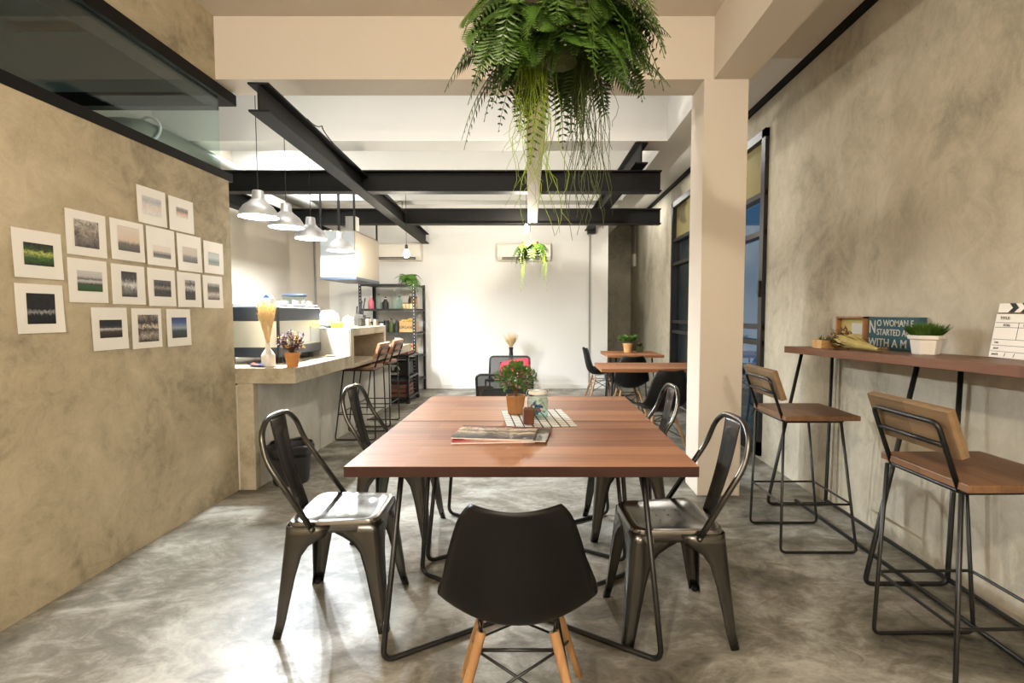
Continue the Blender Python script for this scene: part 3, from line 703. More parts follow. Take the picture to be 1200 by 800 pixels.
# on the raised block
t = thing('plastic_bag', 'blue and white crumpled plastic bag behind the espresso machine', 'bag', (-2.02, 4.85, 1.14))
f = MB().ball((0, 0, .085), .1, 3, (1, 1, .85))
for v in f.b.verts:
    n = v.co.normalized(); v.co += n*R.uniform(-.01, .012)
    if v.co.z < .005: v.co.z = .002
f.build('bag', M['skyblue'], t)
t = thing('sponge_packet', 'yellow packet on the raised concrete block', 'packet', (-1.9, 4.75, 1.141), 20)
MB().box(-.05, .05, -.035, .035, 0, .055).build('packet', M['yellow'], t, bevel=.012)
t = thing('sugar_bowl', 'white lidded pot beside the yellow packet', 'pot', (-1.86, 4.93, 1.141))
MB().lathe([(.04, 0), (.055, .03), (.055, .08), (.05, .085)], 16).build('pot', M['ceramic'], t, smooth=40)
MB().lathe([(.057, .085), (.04, .1), (.01, .108), (.01, .12)], 16).build('lid', M['ceramic'], t, smooth=40)
t = thing('saucer', 'small olive saucer on the bar in front of the raised block', 'saucer', (-1.86, 4.5, .889))
MB().lathe([(.03, 0), (.055, .012), (.052, .014), (.02, .006)], 20).build('dish', M['grassdry'], t, smooth=True)
t = thing('knife_stand', 'dark wedge shaped utensil stand on the raised concrete block', 'utensil stand', (-1.99, 5.62, 1.14))
MB().prism([(-.07, 0), (.07, 0), (.05, .12), (-.03, .14)], 1, -.05, .05).build('block', M['vent'], t)
for i in range(4): MB().tube([(-.03+.02*i, -.02+.02*(i % 2), .12), (-.02+.028*i, -.02+.02*(i % 2), .22+.03*i)], .008, 6).build('handle', M['black'], t)
def bottle(label, x, y_, z, h, r, mat, group, cap='black', cat='bottle', name='bottle', neck=.35):
    q = thing(name, label, cat, (x, y_, z), 0, group)
    MB().lathe([(r*.9, 0), (r, .004), (r, h*(1-neck)*.9), (r*.4, h*(1-neck*.5)), (r*.36, h*.93)], 12).build('body', M[mat], q, smooth=50)
    MB().lathe([(r*.42, h*.93), (r*.42, h)], 10).build('cap', M[cap], q, smooth=40)
def jar(label, x, y_, z, h, r, mat, group, cap='black'):
    q = thing('jar', label, 'jar', (x, y_, z), 0, group)
    MB().lathe([(r*.92, 0), (r, .006), (r, h*.82), (r*.85, h*.86)], 12).build('body', M[mat], q, smooth=50)
    MB().lathe([(r*.92, h*.86), (r*.92, h)], 12).build('lid', M[cap], q, smooth=40)
for i, (x, y_) in enumerate(((-1.96, 5.3), (-1.89, 5.36), (-1.83, 5.42), (-1.92, 5.5), (-1.8, 5.58))):
    jar('small dark lidded jar in the row on the raised concrete block', x, y_, 1.14, .075+.01*(i % 3), .028, 'vent' if i % 2 else 'inox', 'jars on the raised block')
# bin
t = thing('waste_bin', 'dark plastic waste bin with a black liner under the concrete bar', 'bin', (-1.87, 3.74, 0))
MB().lathe([(.12, 0), (.125, .01), (.15, .28), (.144, .28), (.118, .015)], 24).build('bin', M['bin'], t, smooth=40)
def lip(u, v):
    a = u*2*PI; rr = .153+.006*math.sin(9*a)+(.006 if v in (0, 1) else .012)*(1 if v < .9 else .2)
    return (rr*math.cos(a), rr*math.sin(a), .215+.085*v+.006*math.sin(5*a))
MB().grid(lip, 48, 4).build('liner', M['black'], t, smooth=True, solid=.003)

# ------------------------------------------------------------------ extractor hood
t = thing('extractor_hood', 'hanging stainless extractor hood over the bar', 'hood', (-2.13, 5.92, 1.69))
MB().box(-.012, 0, 0, .86, 0, .56).box(-.42, 0, .85, .86, 0, .56).box(-.42, -.41, 0, .86, 0, .56).box(-.42, 0, 0, .86, .55, .56).build('steel_casing', M['inox'], t, bevel=.002)
MB().box(-.41, -.012, .0, .01, .02, .55).build('front_panel', M['inoxlight'], t)
MB().box(-.425, .003, -.004, .864, -.012, .02).build('lower_rim', M['machine'], t)
MB().box(-.15, -.03, .1, .22, .56, .745).build('duct', M['conduit'], t)
for a, b in ((-.41, .02), (-.2, .02), (-.015, .02), (-.015, .84)):
    MB().box(a-.01, a+.01, b-.01, b+.01, .0, 1.16).build('hanger_rod', M['black'], t)

# ------------------------------------------------------------------ black rack at the back wall
RX0, RX1, RY0, RY1 = -2.74, -1.87, 7.70, 8.40
t = thing('storage_rack', 'tall black slotted angle rack against the white back wall', 'rack', (0, 0, 0))
for x in (RX0, RX1):
    for y_ in (RY0, RY1):
        sx = 1 if x < -2.3 else -1; sy = 1 if y_ < 8 else -1
        p = MB().box(min(x, x+sx*.045), max(x, x+sx*.045), min(y_, y_+sy*.004), max(y_, y_+sy*.004), 0, 1.75)
        p.box(min(x, x+sx*.004), max(x, x+sx*.004), min(y_, y_+sy*.045), max(y_, y_+sy*.045), 0, 1.75)
        po = p.build('post', M['black'], t)
        h = MB()
        for k in range(34): h.box(x+sx*.019, x+sx*.027, y_-sy*.002, y_-sy*.0005, .055+k*.05, .072+k*.05)
        h.build('slot_pattern', M['acwhite'], po)
RZ = (1.725, 1.345, .98, .60, .22)
for z in RZ: MB().box(RX0+.005, RX1-.005, RY0+.006, RY1-.006, z-.012, z).box(RX0+.005, RX1-.005, RY0+.005, RY0+.02, z-.03, z+.006).box(RX1-.02, RX1-.005, RY0+.006, RY1-.006, z-.03, z+.006).build('shelf', M['black'], t)
G1 = 'bottles on the upper rack shelf'
bottle('pink squeeze bottle on the upper rack shelf', -2.60, 7.85, 1.345, .2, .045, 'pink', G1, 'ceramic')
bottle('pale clear bottle next to the pink one on the upper rack shelf', -2.48, 7.86, 1.345, .24, .04, 'glass', G1)
bottle('black stubby bottle on the upper rack shelf', -2.37, 7.84, 1.345, .17, .05, 'ink', G1, 'alu')
bottle('tall clear spirit bottle on the upper rack shelf', -2.26, 7.95, 1.345, .32, .04, 'glass', G1, 'straw')
bottle('clear bottle with dark label, middle of the upper rack shelf', -2.16, 7.86, 1.345, .2, .038, 'glass', G1, 'ink')
for i in range(4): jar('small straw coloured jar in the row on the upper rack shelf', -2.08+i*.055, 7.86, 1.345, .1, .026, 'straw', 'small jars on the upper rack shelf', 'brown')
jar('amber jar with black lid on the upper rack shelf', -1.99+.14, 7.86, 1.345, .19, .045, 'yellowflower', G1, 'ink') if 0 else jar('amber jar with black lid near the right rack post', -1.965+.02, 7.95, 1.345, .2, .05, 'terracotta', G1, 'ink')
bottle('small brown bottle behind the black stubby bottle on the upper rack shelf', -2.42, 8.02, 1.345, .2, .035, 'brown', G1)
bottle('short clear bottle left of the jar row on the upper rack shelf', -2.2, 8.08, 1.345, .25, .036, 'glass', G1, 'alu')
bottle('slim dark bottle behind the straw coloured jars on the upper rack shelf', -2.04, 8.06, 1.345, .24, .03, 'vent', G1, 'straw')
G2 = 'bottles on the middle rack shelf'
for i, (x, mt) in enumerate(((-2.62, 'inox'), (-2.53, 'vent'), (-2.44, 'inoxlight'), (-2.36, 'ink'))):
    jar('metal canister behind the jars on the raised concrete block', x, 7.85, .98, .17+.02*(i % 2), .045, mt, 'canisters on the middle rack shelf')
bottle('dark bottle beside the wooden crate on the middle rack shelf', -2.28, 7.84, .98, .22, .04, 'leafolive', G2)
bottle('dark jar with yellow label beside the wooden crate', -2.19, 7.82, .98, .2, .05, 'ink', G2, 'brown')
t = thing('wooden_crate', 'pale wooden crate marked ORGANIC on the middle rack shelf', 'crate', (-2.01, 7.85, .981))
MB().box(-.13, .13, -.1, -.09, 0, .17).box(-.13, .13, .09, .1, 0, .17).box(-.13, -.12, -.1, .1, 0, .17).box(.12, .13, -.1, .1, 0, .17).box(-.13, .13, -.1, .1, 0, .01).build('box', M['crate'], t, bevel=.002)
text('lettering', 'ORGANIC', .062, Matrix.Translation((0, -.1015, .08)) @ Matrix.Rotation(PI/2, 4, 'X'), M['ink'], t, align='CENTER', sx=.85)
f = MB()
for i in range(16): f.ball((R.uniform(-.1, .1), R.uniform(-.07, .07), .15+R.uniform(0, .05)), R.uniform(.025, .035), 1)
f.build('packed_bags', M['yellowflower'], t)
t = thing('paper_card', 'white paper card standing on the lower rack shelf', 'card', (-2.18, 7.80, .60))
MB().box(-.045, .045, 0, .012, 0, .3).build('card', M['paper'], t)
t = thing('yellow_carton', 'yellow printed carton on the lower rack shelf by the right post', 'carton', (-1.97, 7.86, .601))
MB().box(-.075, .075, -.1, .1, 0, .2).build('carton', M['yellowflower'], t, bevel=.003)
MB().box(-.06, .06, -.102, -.1, .05, .11).build('printed_panel', M['terracotta'], t)
MB().box(-.07, .07, -.1025, -.1005, .15, .185).build('printed_band', M['red'], t)
for i, mt in enumerate(('blue', 'cratered', 'brown')):
    q = thing('book', ['blue', 'rust coloured', 'brown'][i]+' book standing on the lower rack shelf', 'book', (-2.1+.035*i-.01, 7.86, .601), 0, 'books on the lower rack shelf')
    MB().box(-.012, .012, -.08, .08, 0, .2-.02*i).build('cover', M[mt], q); MB().box(-.009, .009, -.081, -.078, .004, .19-.02*i).build('pages', M['paper'], q)
# trolley in front of the rack
t = thing('low_trolley', 'low black trolley of crates in front of the black rack', 'trolley', (0, 0, 0))
TX0, TX1, TY0, TY1 = -2.55, -1.80, 6.98, 7.58
for x in (TX0, TX1-.03):
    for y_ in (TY0, TY1-.03): 
        MB().box(x, x+.03, y_, y_+.03, .06, .68).build('post', M['black'], t)
        MB().lathe([(.018, 0), (.026, .01), (.026, .05), (.012, .06)], 10, (x+.015, y_+.015)).build('caster', M['black'], t)
for z in (.07, .36, .66): MB().box(TX0, TX1, TY0, TY1, z, z+.025).build('tray', M['black'], t)
t = thing('black_crate', 'black crate with a white round emblem in the low trolley', 'crate', (-2.03, 7.2, .386))
MB().box(-.19, .19, -.18, -.17, 0, .2).box(-.19, .19, .17, .18, 0, .2).box(-.19, -.18, -.18, .18, 0, .2).box(.18, .19, -.18, .18, 0, .2).box(-.19, .19, -.18, .18, 0, .01).build('box', M['ink'], t)
e = MB()
for a0, a1, r0, r1 in ((.25, 1.2, .09, .105), (1.95, 2.9, .09, .105)):
    e.grid(lambda u, v: ((r0+(r1-r0)*v)*math.cos(a0+(a1-a0)*u), -.182, .07+(r0+(r1-r0)*v)*math.sin(a0+(a1-a0)*u)), 10, 1)
e.box(-.018, .018, -.183, -.181, .1, .15).box(-.035, .035, -.183, -.181, .135, .165).box(-.012, .012, -.183, -.181, .085, .1)
e.box(-.08, .08, -.183, -.181, .05, .058).box(-.07, .07, -.183, -.181, .028, .045)
e.build('emblem', M['signpale'], t)
t = thing('slatted_crate', 'reddish slatted wooden crate at the bottom of the low trolley', 'crate', (-2.03, 7.22, .096))
k = MB()
for z in (0, .06, .12): k.box(-.19, .19, -.19, -.178, z, z+.045).box(-.19, .19, .178, .19, z, z+.045).box(.178, .19, -.19, .19, z, z+.045).box(-.19, -.178, -.19, .19, z, z+.045)
k.box(-.178, .178, -.178, .178, 0, .01); k.build('box', M['cratered'], t)
t = thing('wooden_tray', 'brown wooden tray of packets on top of the low trolley', 'tray', (-2.03, 7.24, .686))
MB().box(-.2, .2, -.2, .2, 0, .012).box(-.2, .2, -.2, -.188, 0, .05).box(-.2, .2, .188, .2, 0, .05).box(.188, .2, -.2, .2, 0, .05).box(-.2, -.188, -.2, .2, 0, .05).build('tray', M['cratered'], t)
# fern on the rack
def frond(mb, base, d, L, droop, lw, n=13, lr=.34, tw=0):
    """an arching frond with paired leaflets"""
    d = Vector(d).normalized(); base = Vector(base); side0 = d.cross(Vector((0, 0, 1)))
    if side0.length < .05: side0 = Vector((1, 0, 0))
    side0.normalize(); pts = []
    for k in range(n+1):
        u = k/n; pts.append(base+d*L*u*(1-.25*u)+Vector((0, 0, -droop*u*u)))
    mb.tube(pts, [.0035*(1-.7*k/n) for k in range(n+1)], 4)
    for k in range(1, n+1):
        u = k/n; tan = (pts[k]-pts[k-1]).normalized(); nn = side0.cross(tan).normalized()
        side = side0*math.cos(tw)+nn*math.sin(tw); nn = side.cross(tan).normalized()
        ll = L*lr*(math.sin(PI*min(1, .12+u*.86))**.8)*(1 if k < n else .6)
        for s in (-1, 1):
            dd = (side*s+tan*.42-nn*.15).normalized()
            mb.leaf(pts[k]-tan*(L/n*.5 if s > 0 else L/n*.42), dd, ll, lw*(.6+.4*math.sin(PI*u)), up=nn, fold=.35)
t = thing('rack_fern', 'small green fern spilling over the top of the black rack', 'potted plant', (-1.99, 7.85, 1.732))
MB().lathe([(.05, 0), (.065, .1), (.058, .1)], 14).build('pot', M['brown'], t)
f = MB()
for i in range(44):
    a = R.uniform(0, 2*PI); frond(f, (0, 0, .09), (math.cos(a), math.sin(a)*.8-.2, R.uniform(.3, 1.2)), R.uniform(.2, .38), R.uniform(.14, .36), .012, 10, .25)
f.build('fronds', M['leaf'], t)

# ------------------------------------------------------------------ air conditioners
def aircon(label, x, z):
    q = thing('air_conditioner', label, 'air conditioner', (x, YB, z), 0, 'wall air conditioners')
    MB().prism([(0, 0), (-.17, 0), (-.21, .06), (-.21, .25), (-.18, .28), (0, .28)], 0, -.44, .44).build('casing', M['acwhite'], q, bevel=.008)
    v = MB().box(-.36, .36, -.213, -.15, .015, .05); v.build('outlet', M['vent'], q)
    MB().box(-.36, .36, -.217, -.213, .03, .034).build('louvre', M['acwhite'], q)
aircon('white air conditioner high on the back wall behind the small hanging plant', -.21, 2.15)
aircon('white air conditioner above the black rack', -2.35, 2.15)

# ------------------------------------------------------------------ lamps
def pendant(label, x, y_, z, zc):
    q = thing('pendant_lamp', label, 'pendant lamp', (x, y_, z), 0, 'aluminium pendants over the bar')
    MB().lathe([(.143, 0), (.142, .008), (.132, .045), (.105, .085), (.065, .118), (.045, .14), (.04, .2), (.036, .205), (.006, .21), (.001, .211)], 28, cap=False).build('shade', M['alu'], q, smooth=50, solid=.003)
    MB().lathe([(.0, .06), (.03, .07), (.042, .1), (.034, .13), (.02, .16), (.0, .16)], 14, cap=False).build('bulb', emitmat('pendant_bulb_glow', (.86, .94, 1, 1), 40), q, smooth=True)
    MB().tube([(0, 0, .21), (0, 0, zc-z)], .003, 6).build('cord', M['cord'], q)
    MB().lathe([(.04, zc-z-.03), (.045, zc-z)], 14).build('ceiling_cup', M['alu'], q, smooth=40)
    ld = bpy.data.lights.new('pendant_light', 'POINT'); ld.energy = PEND*{3.98: 1.75, 4.42: 1.15}.get(y_, .85); ld.color = (.90, .96, 1); ld.shadow_soft_size = .03
    lo = bpy.data.objects.new('pendant_light', ld); COL.objects.link(lo); lo.location = (x, y_, z+.035)
PEND = 112
LPP = ((3.98, 2.035), (4.42, 2.03), (4.89, 2.0), (5.62, 1.975))
for (y_, z), lab in zip(LPP, ('aluminium pendant lamp nearest the concrete wall end, largest of the row', 'aluminium pendant lamp second from the concrete wall end', 'aluminium pendant lamp third from the concrete wall end', 'aluminium pendant lamp in front of the extractor hood, smallest of the row')):
    pendant(lab, -2.19, y_, z, 3.26 if not 4.65 < y_ < 4.93 else 2.85)
def bulb_lamp(label, x, y_, z, zc, e):
    q = thing('bare_bulb', label, 'light bulb', (x, y_, z), 0, 'bare bulbs')
    MB().lathe([(0, -.055), (.02, -.05), (.035, -.025), (.036, -.005), (.022, .03), (.015, .05), (0, .05)], 16, cap=False).build('bulb', emitmat('bulb_glow', (1, .8, .5, 1), 60), q, smooth=True)
    MB().lathe([(.016, .05), (.018, .055), (.018, .1), (.006, .11)], 12).build('socket', M['black'], q, smooth=40)
    MB().tube([(0, 0, .11), (0, 0, zc-z)], .003, 6).build('cord', M['cord'], q)
    ld = bpy.data.lights.new('bulb_light', 'POINT'); ld.energy = e; ld.color = (1, .92, .8); ld.shadow_soft_size = .045
    lo = bpy.data.objects.new('bulb_light', ld); COL.objects.link(lo); lo.location = (x, y_, z-.09)
bulb_lamp('bare glowing bulb hanging above the small fern at the end of the pale rail', -.13, 6.28, 2.335, 3.26, 78)
bulb_lamp('bare glowing bulb in front of the air conditioner above the rack', -1.63, 6.3, 2.03, 3.26, 40)

# ------------------------------------------------------------------ hanging plants
t = thing('hanging_fern', 'large artificial fern with trailing roots hanging over the dining table', 'hanging plant', (.09, 2.02, 2.35))
MB().lathe([(.03, -.11), (.07, -.09), (.10, -.01), (.09, -.01), (.06, -.08)], 16).build('basket', M['leafolive'], t)
for x in (-.15, .05): MB().tube([(x, 0, -.02), (x, 0, .1)], .004, 5).build('hanger_wire', M['black'], t)
f = MB()
for i in range(120):
    a = R.uniform(0, 2*PI); el = R.uniform(-.3, .75); rr = R.uniform(.06, .16)
    d = (math.cos(a)*math.cos(el), math.sin(a)*math.cos(el), math.sin(el))
    frond(f, (rr*math.cos(a), rr*math.sin(a), R.uniform(-.06, .22)), d, R.uniform(.27, .42), R.uniform(.12, .34), .0072, 19, .235, R.uniform(-.5, .5))
for i in range(64):
    a = R.uniform(0, 2*PI); rr = R.uniform(.08, .28)
    frond(f, (rr*math.cos(a)*1.1, rr*math.sin(a)*.9, R.uniform(-.05, .16)), (math.cos(a)*.45+R.uniform(-.3, .3), math.sin(a)*.45-.3, -.5), R.uniform(.2, .31), R.uniform(.02, .08), .0074, 17, .29, R.uniform(-.9, .9))
for i in range(20):
    x = R.uniform(-.2, .2)
    frond(f, (x, R.uniform(-.16, -.1), R.uniform(-.06, .06)), (x*1.5+R.uniform(-.3, .3), -.25, R.uniform(-.6, -.1)), R.uniform(.2, .3), R.uniform(.04, .1), .0072, 17, .28, R.uniform(-.8, .8))
f.build('fronds', M['leafdark'], t)
def trail(mb, x, y_, z, L, amp, r=.0016):
    ph, ph2 = R.uniform(0, 6), R.uniform(0, 6); fr = R.uniform(1.8, 4); pts = []
    dx, dy = R.uniform(-.07, .07), R.uniform(-.07, .07)
    for k in range(13):
        u = k/12; pts.append((x+dx*u+amp*math.sin(ph+u*fr*4)*u, y_+dy*u+amp*math.cos(ph2+u*fr*3.5)*u, z-L*u))
    mb.tube(pts, [r*(1.1-.6*k/12) for k in range(13)], 4)
f = MB()
for i in range(36): trail(f, R.uniform(-.16, -.04), R.uniform(-.06, .08), R.uniform(-.1, .02), R.uniform(.25, .62), R.uniform(.018, .045), .0015)
for i in range(7): trail(f, R.uniform(-.1, 0), R.uniform(-.05, .05), R.uniform(-.1, 0), R.uniform(.6, .72), R.uniform(.03, .05), .002)
f.build('lime_tendrils', M['leaflime'], t, smooth=True)
f = MB()
for i in range(44): trail(f, R.uniform(.06, .16), R.uniform(-.06, .08), R.uniform(-.12, -.02), R.uniform(.2, .6), R.uniform(.01, .03), .0016)
for i in range(8): trail(f, R.uniform(.08, .15), R.uniform(-.05, .05), R.uniform(-.1, 0), R.uniform(.6, .74), R.uniform(.02, .04), .002)
f.build('olive_tendrils', M['leafolive'], t, smooth=True)
t = thing('hanging_plant', 'small hanging fern at the far end of the pale rail, before the air conditioner', 'hanging plant', (-.085, 6.66, 2.12))
MB().lathe([(.05, -.06), (.1, .0), (.11, .1), (.1, .1)], 14).build('basket', M['brown'], t)
MB().tube([(0, 0, .1), (0, 0, .33)], .004, 5).build('hanger_wire', M['black'], t)
f = MB()
for i in range(58):
    a = R.uniform(0, 2*PI); el = R.uniform(-.4, .8)
    frond(f, (.06*math.cos(a), .06*math.sin(a), .06), (math.cos(a), math.sin(a), el), R.uniform(.15, .29), R.uniform(.1, .26), .013, 9, .26)
f.build('fronds', M['leafdark'], t)
f = MB()
for i in range(14): trail(f, R.choice((-.1, .16))+R.uniform(-.03, .03), R.uniform(-.08, .08), .0, R.uniform(.3, .58), .02, .003)
f.build('tendrils', M['leaflime'], t, smooth=True)

# ------------------------------------------------------------------ lounge chairs, vase, basket by the back wall
def lounge(label, loc, rz):
    """low mesh armless chair, faces +y"""
    q = thing('lounge_chair', label, 'chair', loc, rz, 'low black mesh chairs')
    w_ = .295
    bk = fillet([(-w_, -.23, .30), (-w_, -.36, .64), (w_, -.36, .64), (w_, -.23, .30)], .06, 6)
    MB().tube(bk, .013, 8).build('back_frame', M['black'], q, smooth=True)
    st = fillet([(-w_, -.23, .30), (-w_, .33, .38), (w_, .33, .38), (w_, -.23, .30)], .06, 6)
    MB().tube(st, .013, 8, True).build('seat_frame', M['black'], q, smooth=True)
    for s in (-1, 1):
        MB().tube(fillet([(s*w_, .3, .37), (s*w_, .34, .012), (s*w_, -.36, .012), (s*w_, -.26, .30)], .05, 5), .012, 8).build('leg_frame', M['black'], q, smooth=True)
    MB().grid(lambda u, v: ((u*2-1)*(w_-.01), -.235-.12*v, .31+.32*v), 6, 8).build('back_mesh', M['mesh'], q)
    MB().grid(lambda u, v: ((u*2-1)*(w_-.01), -.22+.54*v, .305+.075*v-.03*math.sin(PI*v)), 6, 8).build('seat_mesh', M['mesh'], q)
    return q
LC = lounge('low black mesh chair with its back to the dining table', (-.34, 5.55, 0), 0)
dup(LC, (-.40, 7.05, 0), 180, 'low black mesh chair holding the red cushion, facing the table')
t = thing('red_cushion', 'red cushion leaning in the far black mesh chair', 'cushion', (-.30, 7.13, .455), 0)
def cush(u, v):
    a, b = u*2-1, v*2-1
    return (a*.22*(1-.06*b*b), 0, b*.17*(1-.06*a*a))
f = MB()
for s in (-1, 1): f.grid(lambda u, v, s=s: Vector(cush(u, v))+Vector((0, s*.06*((1-(u*2-1)**2)*(1-(v*2-1)**2))**.6, 0)), 12, 12)
bmesh.ops.remove_doubles(f.b, verts=f.b.verts, dist=1e-4)
o = f.build('pad', M['red'], t, smooth=True); o.rotation_euler = (-.25, -.16, 0)
t = thing('floor_vase', 'slender black floor vase of dried grass before the white back wall', 'vase', (-.41, 7.95, 0))
MB().lathe([(.05, 0), (.065, .05), (.06, .35), (.035, .6), (.028, .68), (.036, .74), (.03, .74)], 18).build('vase', M['black'], t, smooth=50)
f = MB()
for i in range(130):
    a = R.uniform(0, 2*PI); k = R.random()**.7; f.leaf((0, 0, .72), (k*math.cos(a)*.75, k*math.sin(a)*.75, 1), R.uniform(.16, .31), .007)
f.build('dried_grass', M['straw'], t)
t = thing('floor_basket', 'small tan basket on the floor seen through the black mesh chair', 'basket', (-.8, 7.6, 0))
MB().lathe([(.09, 0), (.13, .06), (.14, .15), (.125, .15), (.08, .02)], 18).build('basket', M['brown'], t, smooth=40)

# ------------------------------------------------------------------ on the dining tables
ZT = .7505
t = thing('checked_cloth', 'white and black checked cloth spread across the seam of the dining tables', 'table mat', (.0, 2.50, ZT), 8)
def checkmat():
    m, nt, b = newmat('checked_cotton'); tc = N(nt, 'ShaderNodeTexCoord')
    br = N(nt, 'ShaderNodeTexBrick', Scale=1); br.offset = 0; nt.links.new(tc.outputs['Object'], br.inputs['Vector'])
    br.inputs['Color1'].default_value = br.inputs['Color2'].default_value = srgb(218, 214, 204); br.inputs['Mortar'].default_value = srgb(40, 40, 40)
    br.inputs['Mortar Size'].default_value = .0036; br.inputs['Brick Width'].default_value = .042; br.inputs['Row Height'].default_value = .042
    nt.links.new(br.outputs[0], b.inputs['Base Color']); b.inputs['Roughness'].default_value = .85; return m
MB().grid(lambda u, v: ((u-.5)*.33, (v-.5)*.43, .0015+.0012*math.sin(u*17)*math.sin(v*9)), 14, 10).build('cloth', checkmat(), t, solid=.001)
t = thing('bonsai_pot', 'small flowering bush in a tapered wooden pot on the checked cloth', 'potted plant', (-.11, 2.60, ZT+.004))
MB().lathe([(.044, 0), (.046, .003), (.058, .098), (.05, .098), (.047, .085)], 6).build('pot', M['woodpot'], t, bevel=.003)
MB().lathe([(.045, .08), (.05, .09)], 6).build('soil', M['brown'], t)
f = MB()
for a in range(7):
    q = a*.9; f.tube([(0, 0, .085), (.012*math.cos(q), .012*math.sin(q), .13), (.07*math.cos(q), .06*math.sin(q), .17)], [.005, .004, .002], 5)
f.build('stems', M['brown'], t)
f, f2 = MB(), MB()
for i in range(900):
    while 1:
        p = V(R.uniform(-1, 1), R.uniform(-1, 1), R.uniform(-1, 1))
        if .5 < p.length < 1: break
    c = V(p.x*.105, p.y*.095, .185+p.z*.06+(.0 if abs(p.x) > .35 else .02))
    (f2 if R.random() < .13 else f).leaf(c, (p.x+R.uniform(-.6, .6), p.y+R.uniform(-.6, .6), p.z+R.uniform(-.2, .9)), R.uniform(.016, .032), R.uniform(.006, .01))
f.build('leaves', M['leaf'], t); f2.build('blossoms', plain('pink_blossom', srgb(176, 112, 128), .7, var=.3), t)
t = thing('glass_jar', 'clip top glass jar of coloured sweets on the checked cloth', 'jar', (.005, 2.52, ZT+.004))
MB().lathe([(.046, 0), (.052, .006), (.053, .09), (.043, .105), (.045, .115)], 20, cap=False).build('glass', M['glass'], t, smooth=50, solid=.003)
MB().lathe([(.047, .117), (.049, .122), (.046, .132), (.02, .137)], 20).build('lid', M['ceramic'], t, smooth=50)
MB().tube([(.05*math.cos(k/16*2*PI), .05*math.sin(k/16*2*PI), .108) for k in range(16)], .0028, 6, True).tube([(.053, 0, .1), (.062, 0, .12), (.052, 0, .14), (0, 0, .143)], .002, 6).tube([(-.053, 0, .1), (-.058, 0, .12), (-.05, 0, .138), (0, 0, .143)], .002, 6).build('wire_clip', M['inoxlight'], t, smooth=True)
for nm, mt, n, zz in (('green_sweets', 'leaf', 14, .03), ('red_sweets', 'red', 12, .035), ('blue_sweets', 'blue', 12, .05), ('white_sweets', 'ceramic', 16, .055)):
    f = MB()
    for i in range(n):
        a = R.uniform(0, 2*PI) if nm != 'green_sweets' else R.uniform(3.4, 4.6); f.ball((.034*math.cos(a)*R.uniform(.4, 1), .034*math.sin(a)*R.uniform(.5, 1), max(.014, zz+R.uniform(-.022, .025))), .0095, 1)
    f.build(nm, M[mt], t, smooth=True)
t = thing('wooden_block', 'small dark wooden block standing before the sweet jar', 'block', (-.04, 2.36, ZT+.004), 8)
MB().box(-.025, .025, -.025, .025, 0, .076).build('block', M['darkblock'], t, bevel=.004)
def magazine(label, x, y_, z, rz, mat, th):
    q = thing('magazine', label, 'magazine', (x, y_, ZT+z), rz, 'magazines on the dining table')
    MB().box(-.17, .17, -.11, .11, 0, th).build('pages', M['paper'], q)
    MB().grid(lambda u, v: ((u-.5)*.344, (v-.5)*.224, th+.0008+.003*(1-u)**3), 10, 6).build('cover', mat, q, solid=.0008)
magazine('pink covered magazine at the bottom of the magazine pile', -.185, 2.12, 0, 4, picture('pink_cover', [(0, srgb(206, 140, 132)), (.5, srgb(220, 176, 164)), (.7, srgb(196, 110, 108)), (1, srgb(160, 40, 56))], True, .6, 5), .004)
magazine('crumpled open magazine with a dark edge under the top one', -.12, 2.135, .0065, -7, picture('dark_cover', [(0, g(90, 12)), (.4, g(54, 8)), (.7, g(140, 14)), (1, g(40, 6))], True, 1.2, 9), .0035)
magazine('grey and cream picture magazine lying on top of the pile', -.175, 2.135, .0122, -5, picture('landscape_cover', [(.1, g(50, 6)), (.36, g(104, 8)), (.46, srgb(190, 164, 122)), (.56, g(64, 6)), (.72, srgb(196, 178, 146)), (.9, srgb(96, 40, 44))], False, 1.7, 5), .0035)

# potted plants on the far cafe table
t = thing('leafy_pot', 'green leafy plant in a pale pot on the far cafe table', 'potted plant', (1.24, 6.78, .75))
MB().lathe([(.05, 0), (.065, .1), (.07, .1), (.07, .125), (.06, .125)], 16).build('pot', M['crate'], t, smooth=40)
f = MB()
for i in range(160):
    a = R.uniform(0, 2*PI); el = R.uniform(-.1, 1.2); f.leaf((.1*math.cos(a)*R.random(), .1*math.sin(a)*R.random(), .15+R.uniform(0, .05)), (math.cos(a), math.sin(a), el), R.uniform(.05, .09), .02)
f.build('leaves', M['leaf'], t)
t = thing('succulent_pot', 'small squat olive pot beside the leafy plant on the far cafe table', 'potted plant', (1.41, 6.82, .75))
MB().lathe([(.05, 0), (.06, .08), (.052, .08)], 4).build('pot', M['leafolive'], t)
f = MB()
for i in range(40):
    a = R.uniform(0, 2*PI); f.leaf((0, 0, .08), (math.cos(a), math.sin(a), R.uniform(.4, 1.5)), R.uniform(.04, .07), .012)
f.build('leaves', M['leafdark'], t)

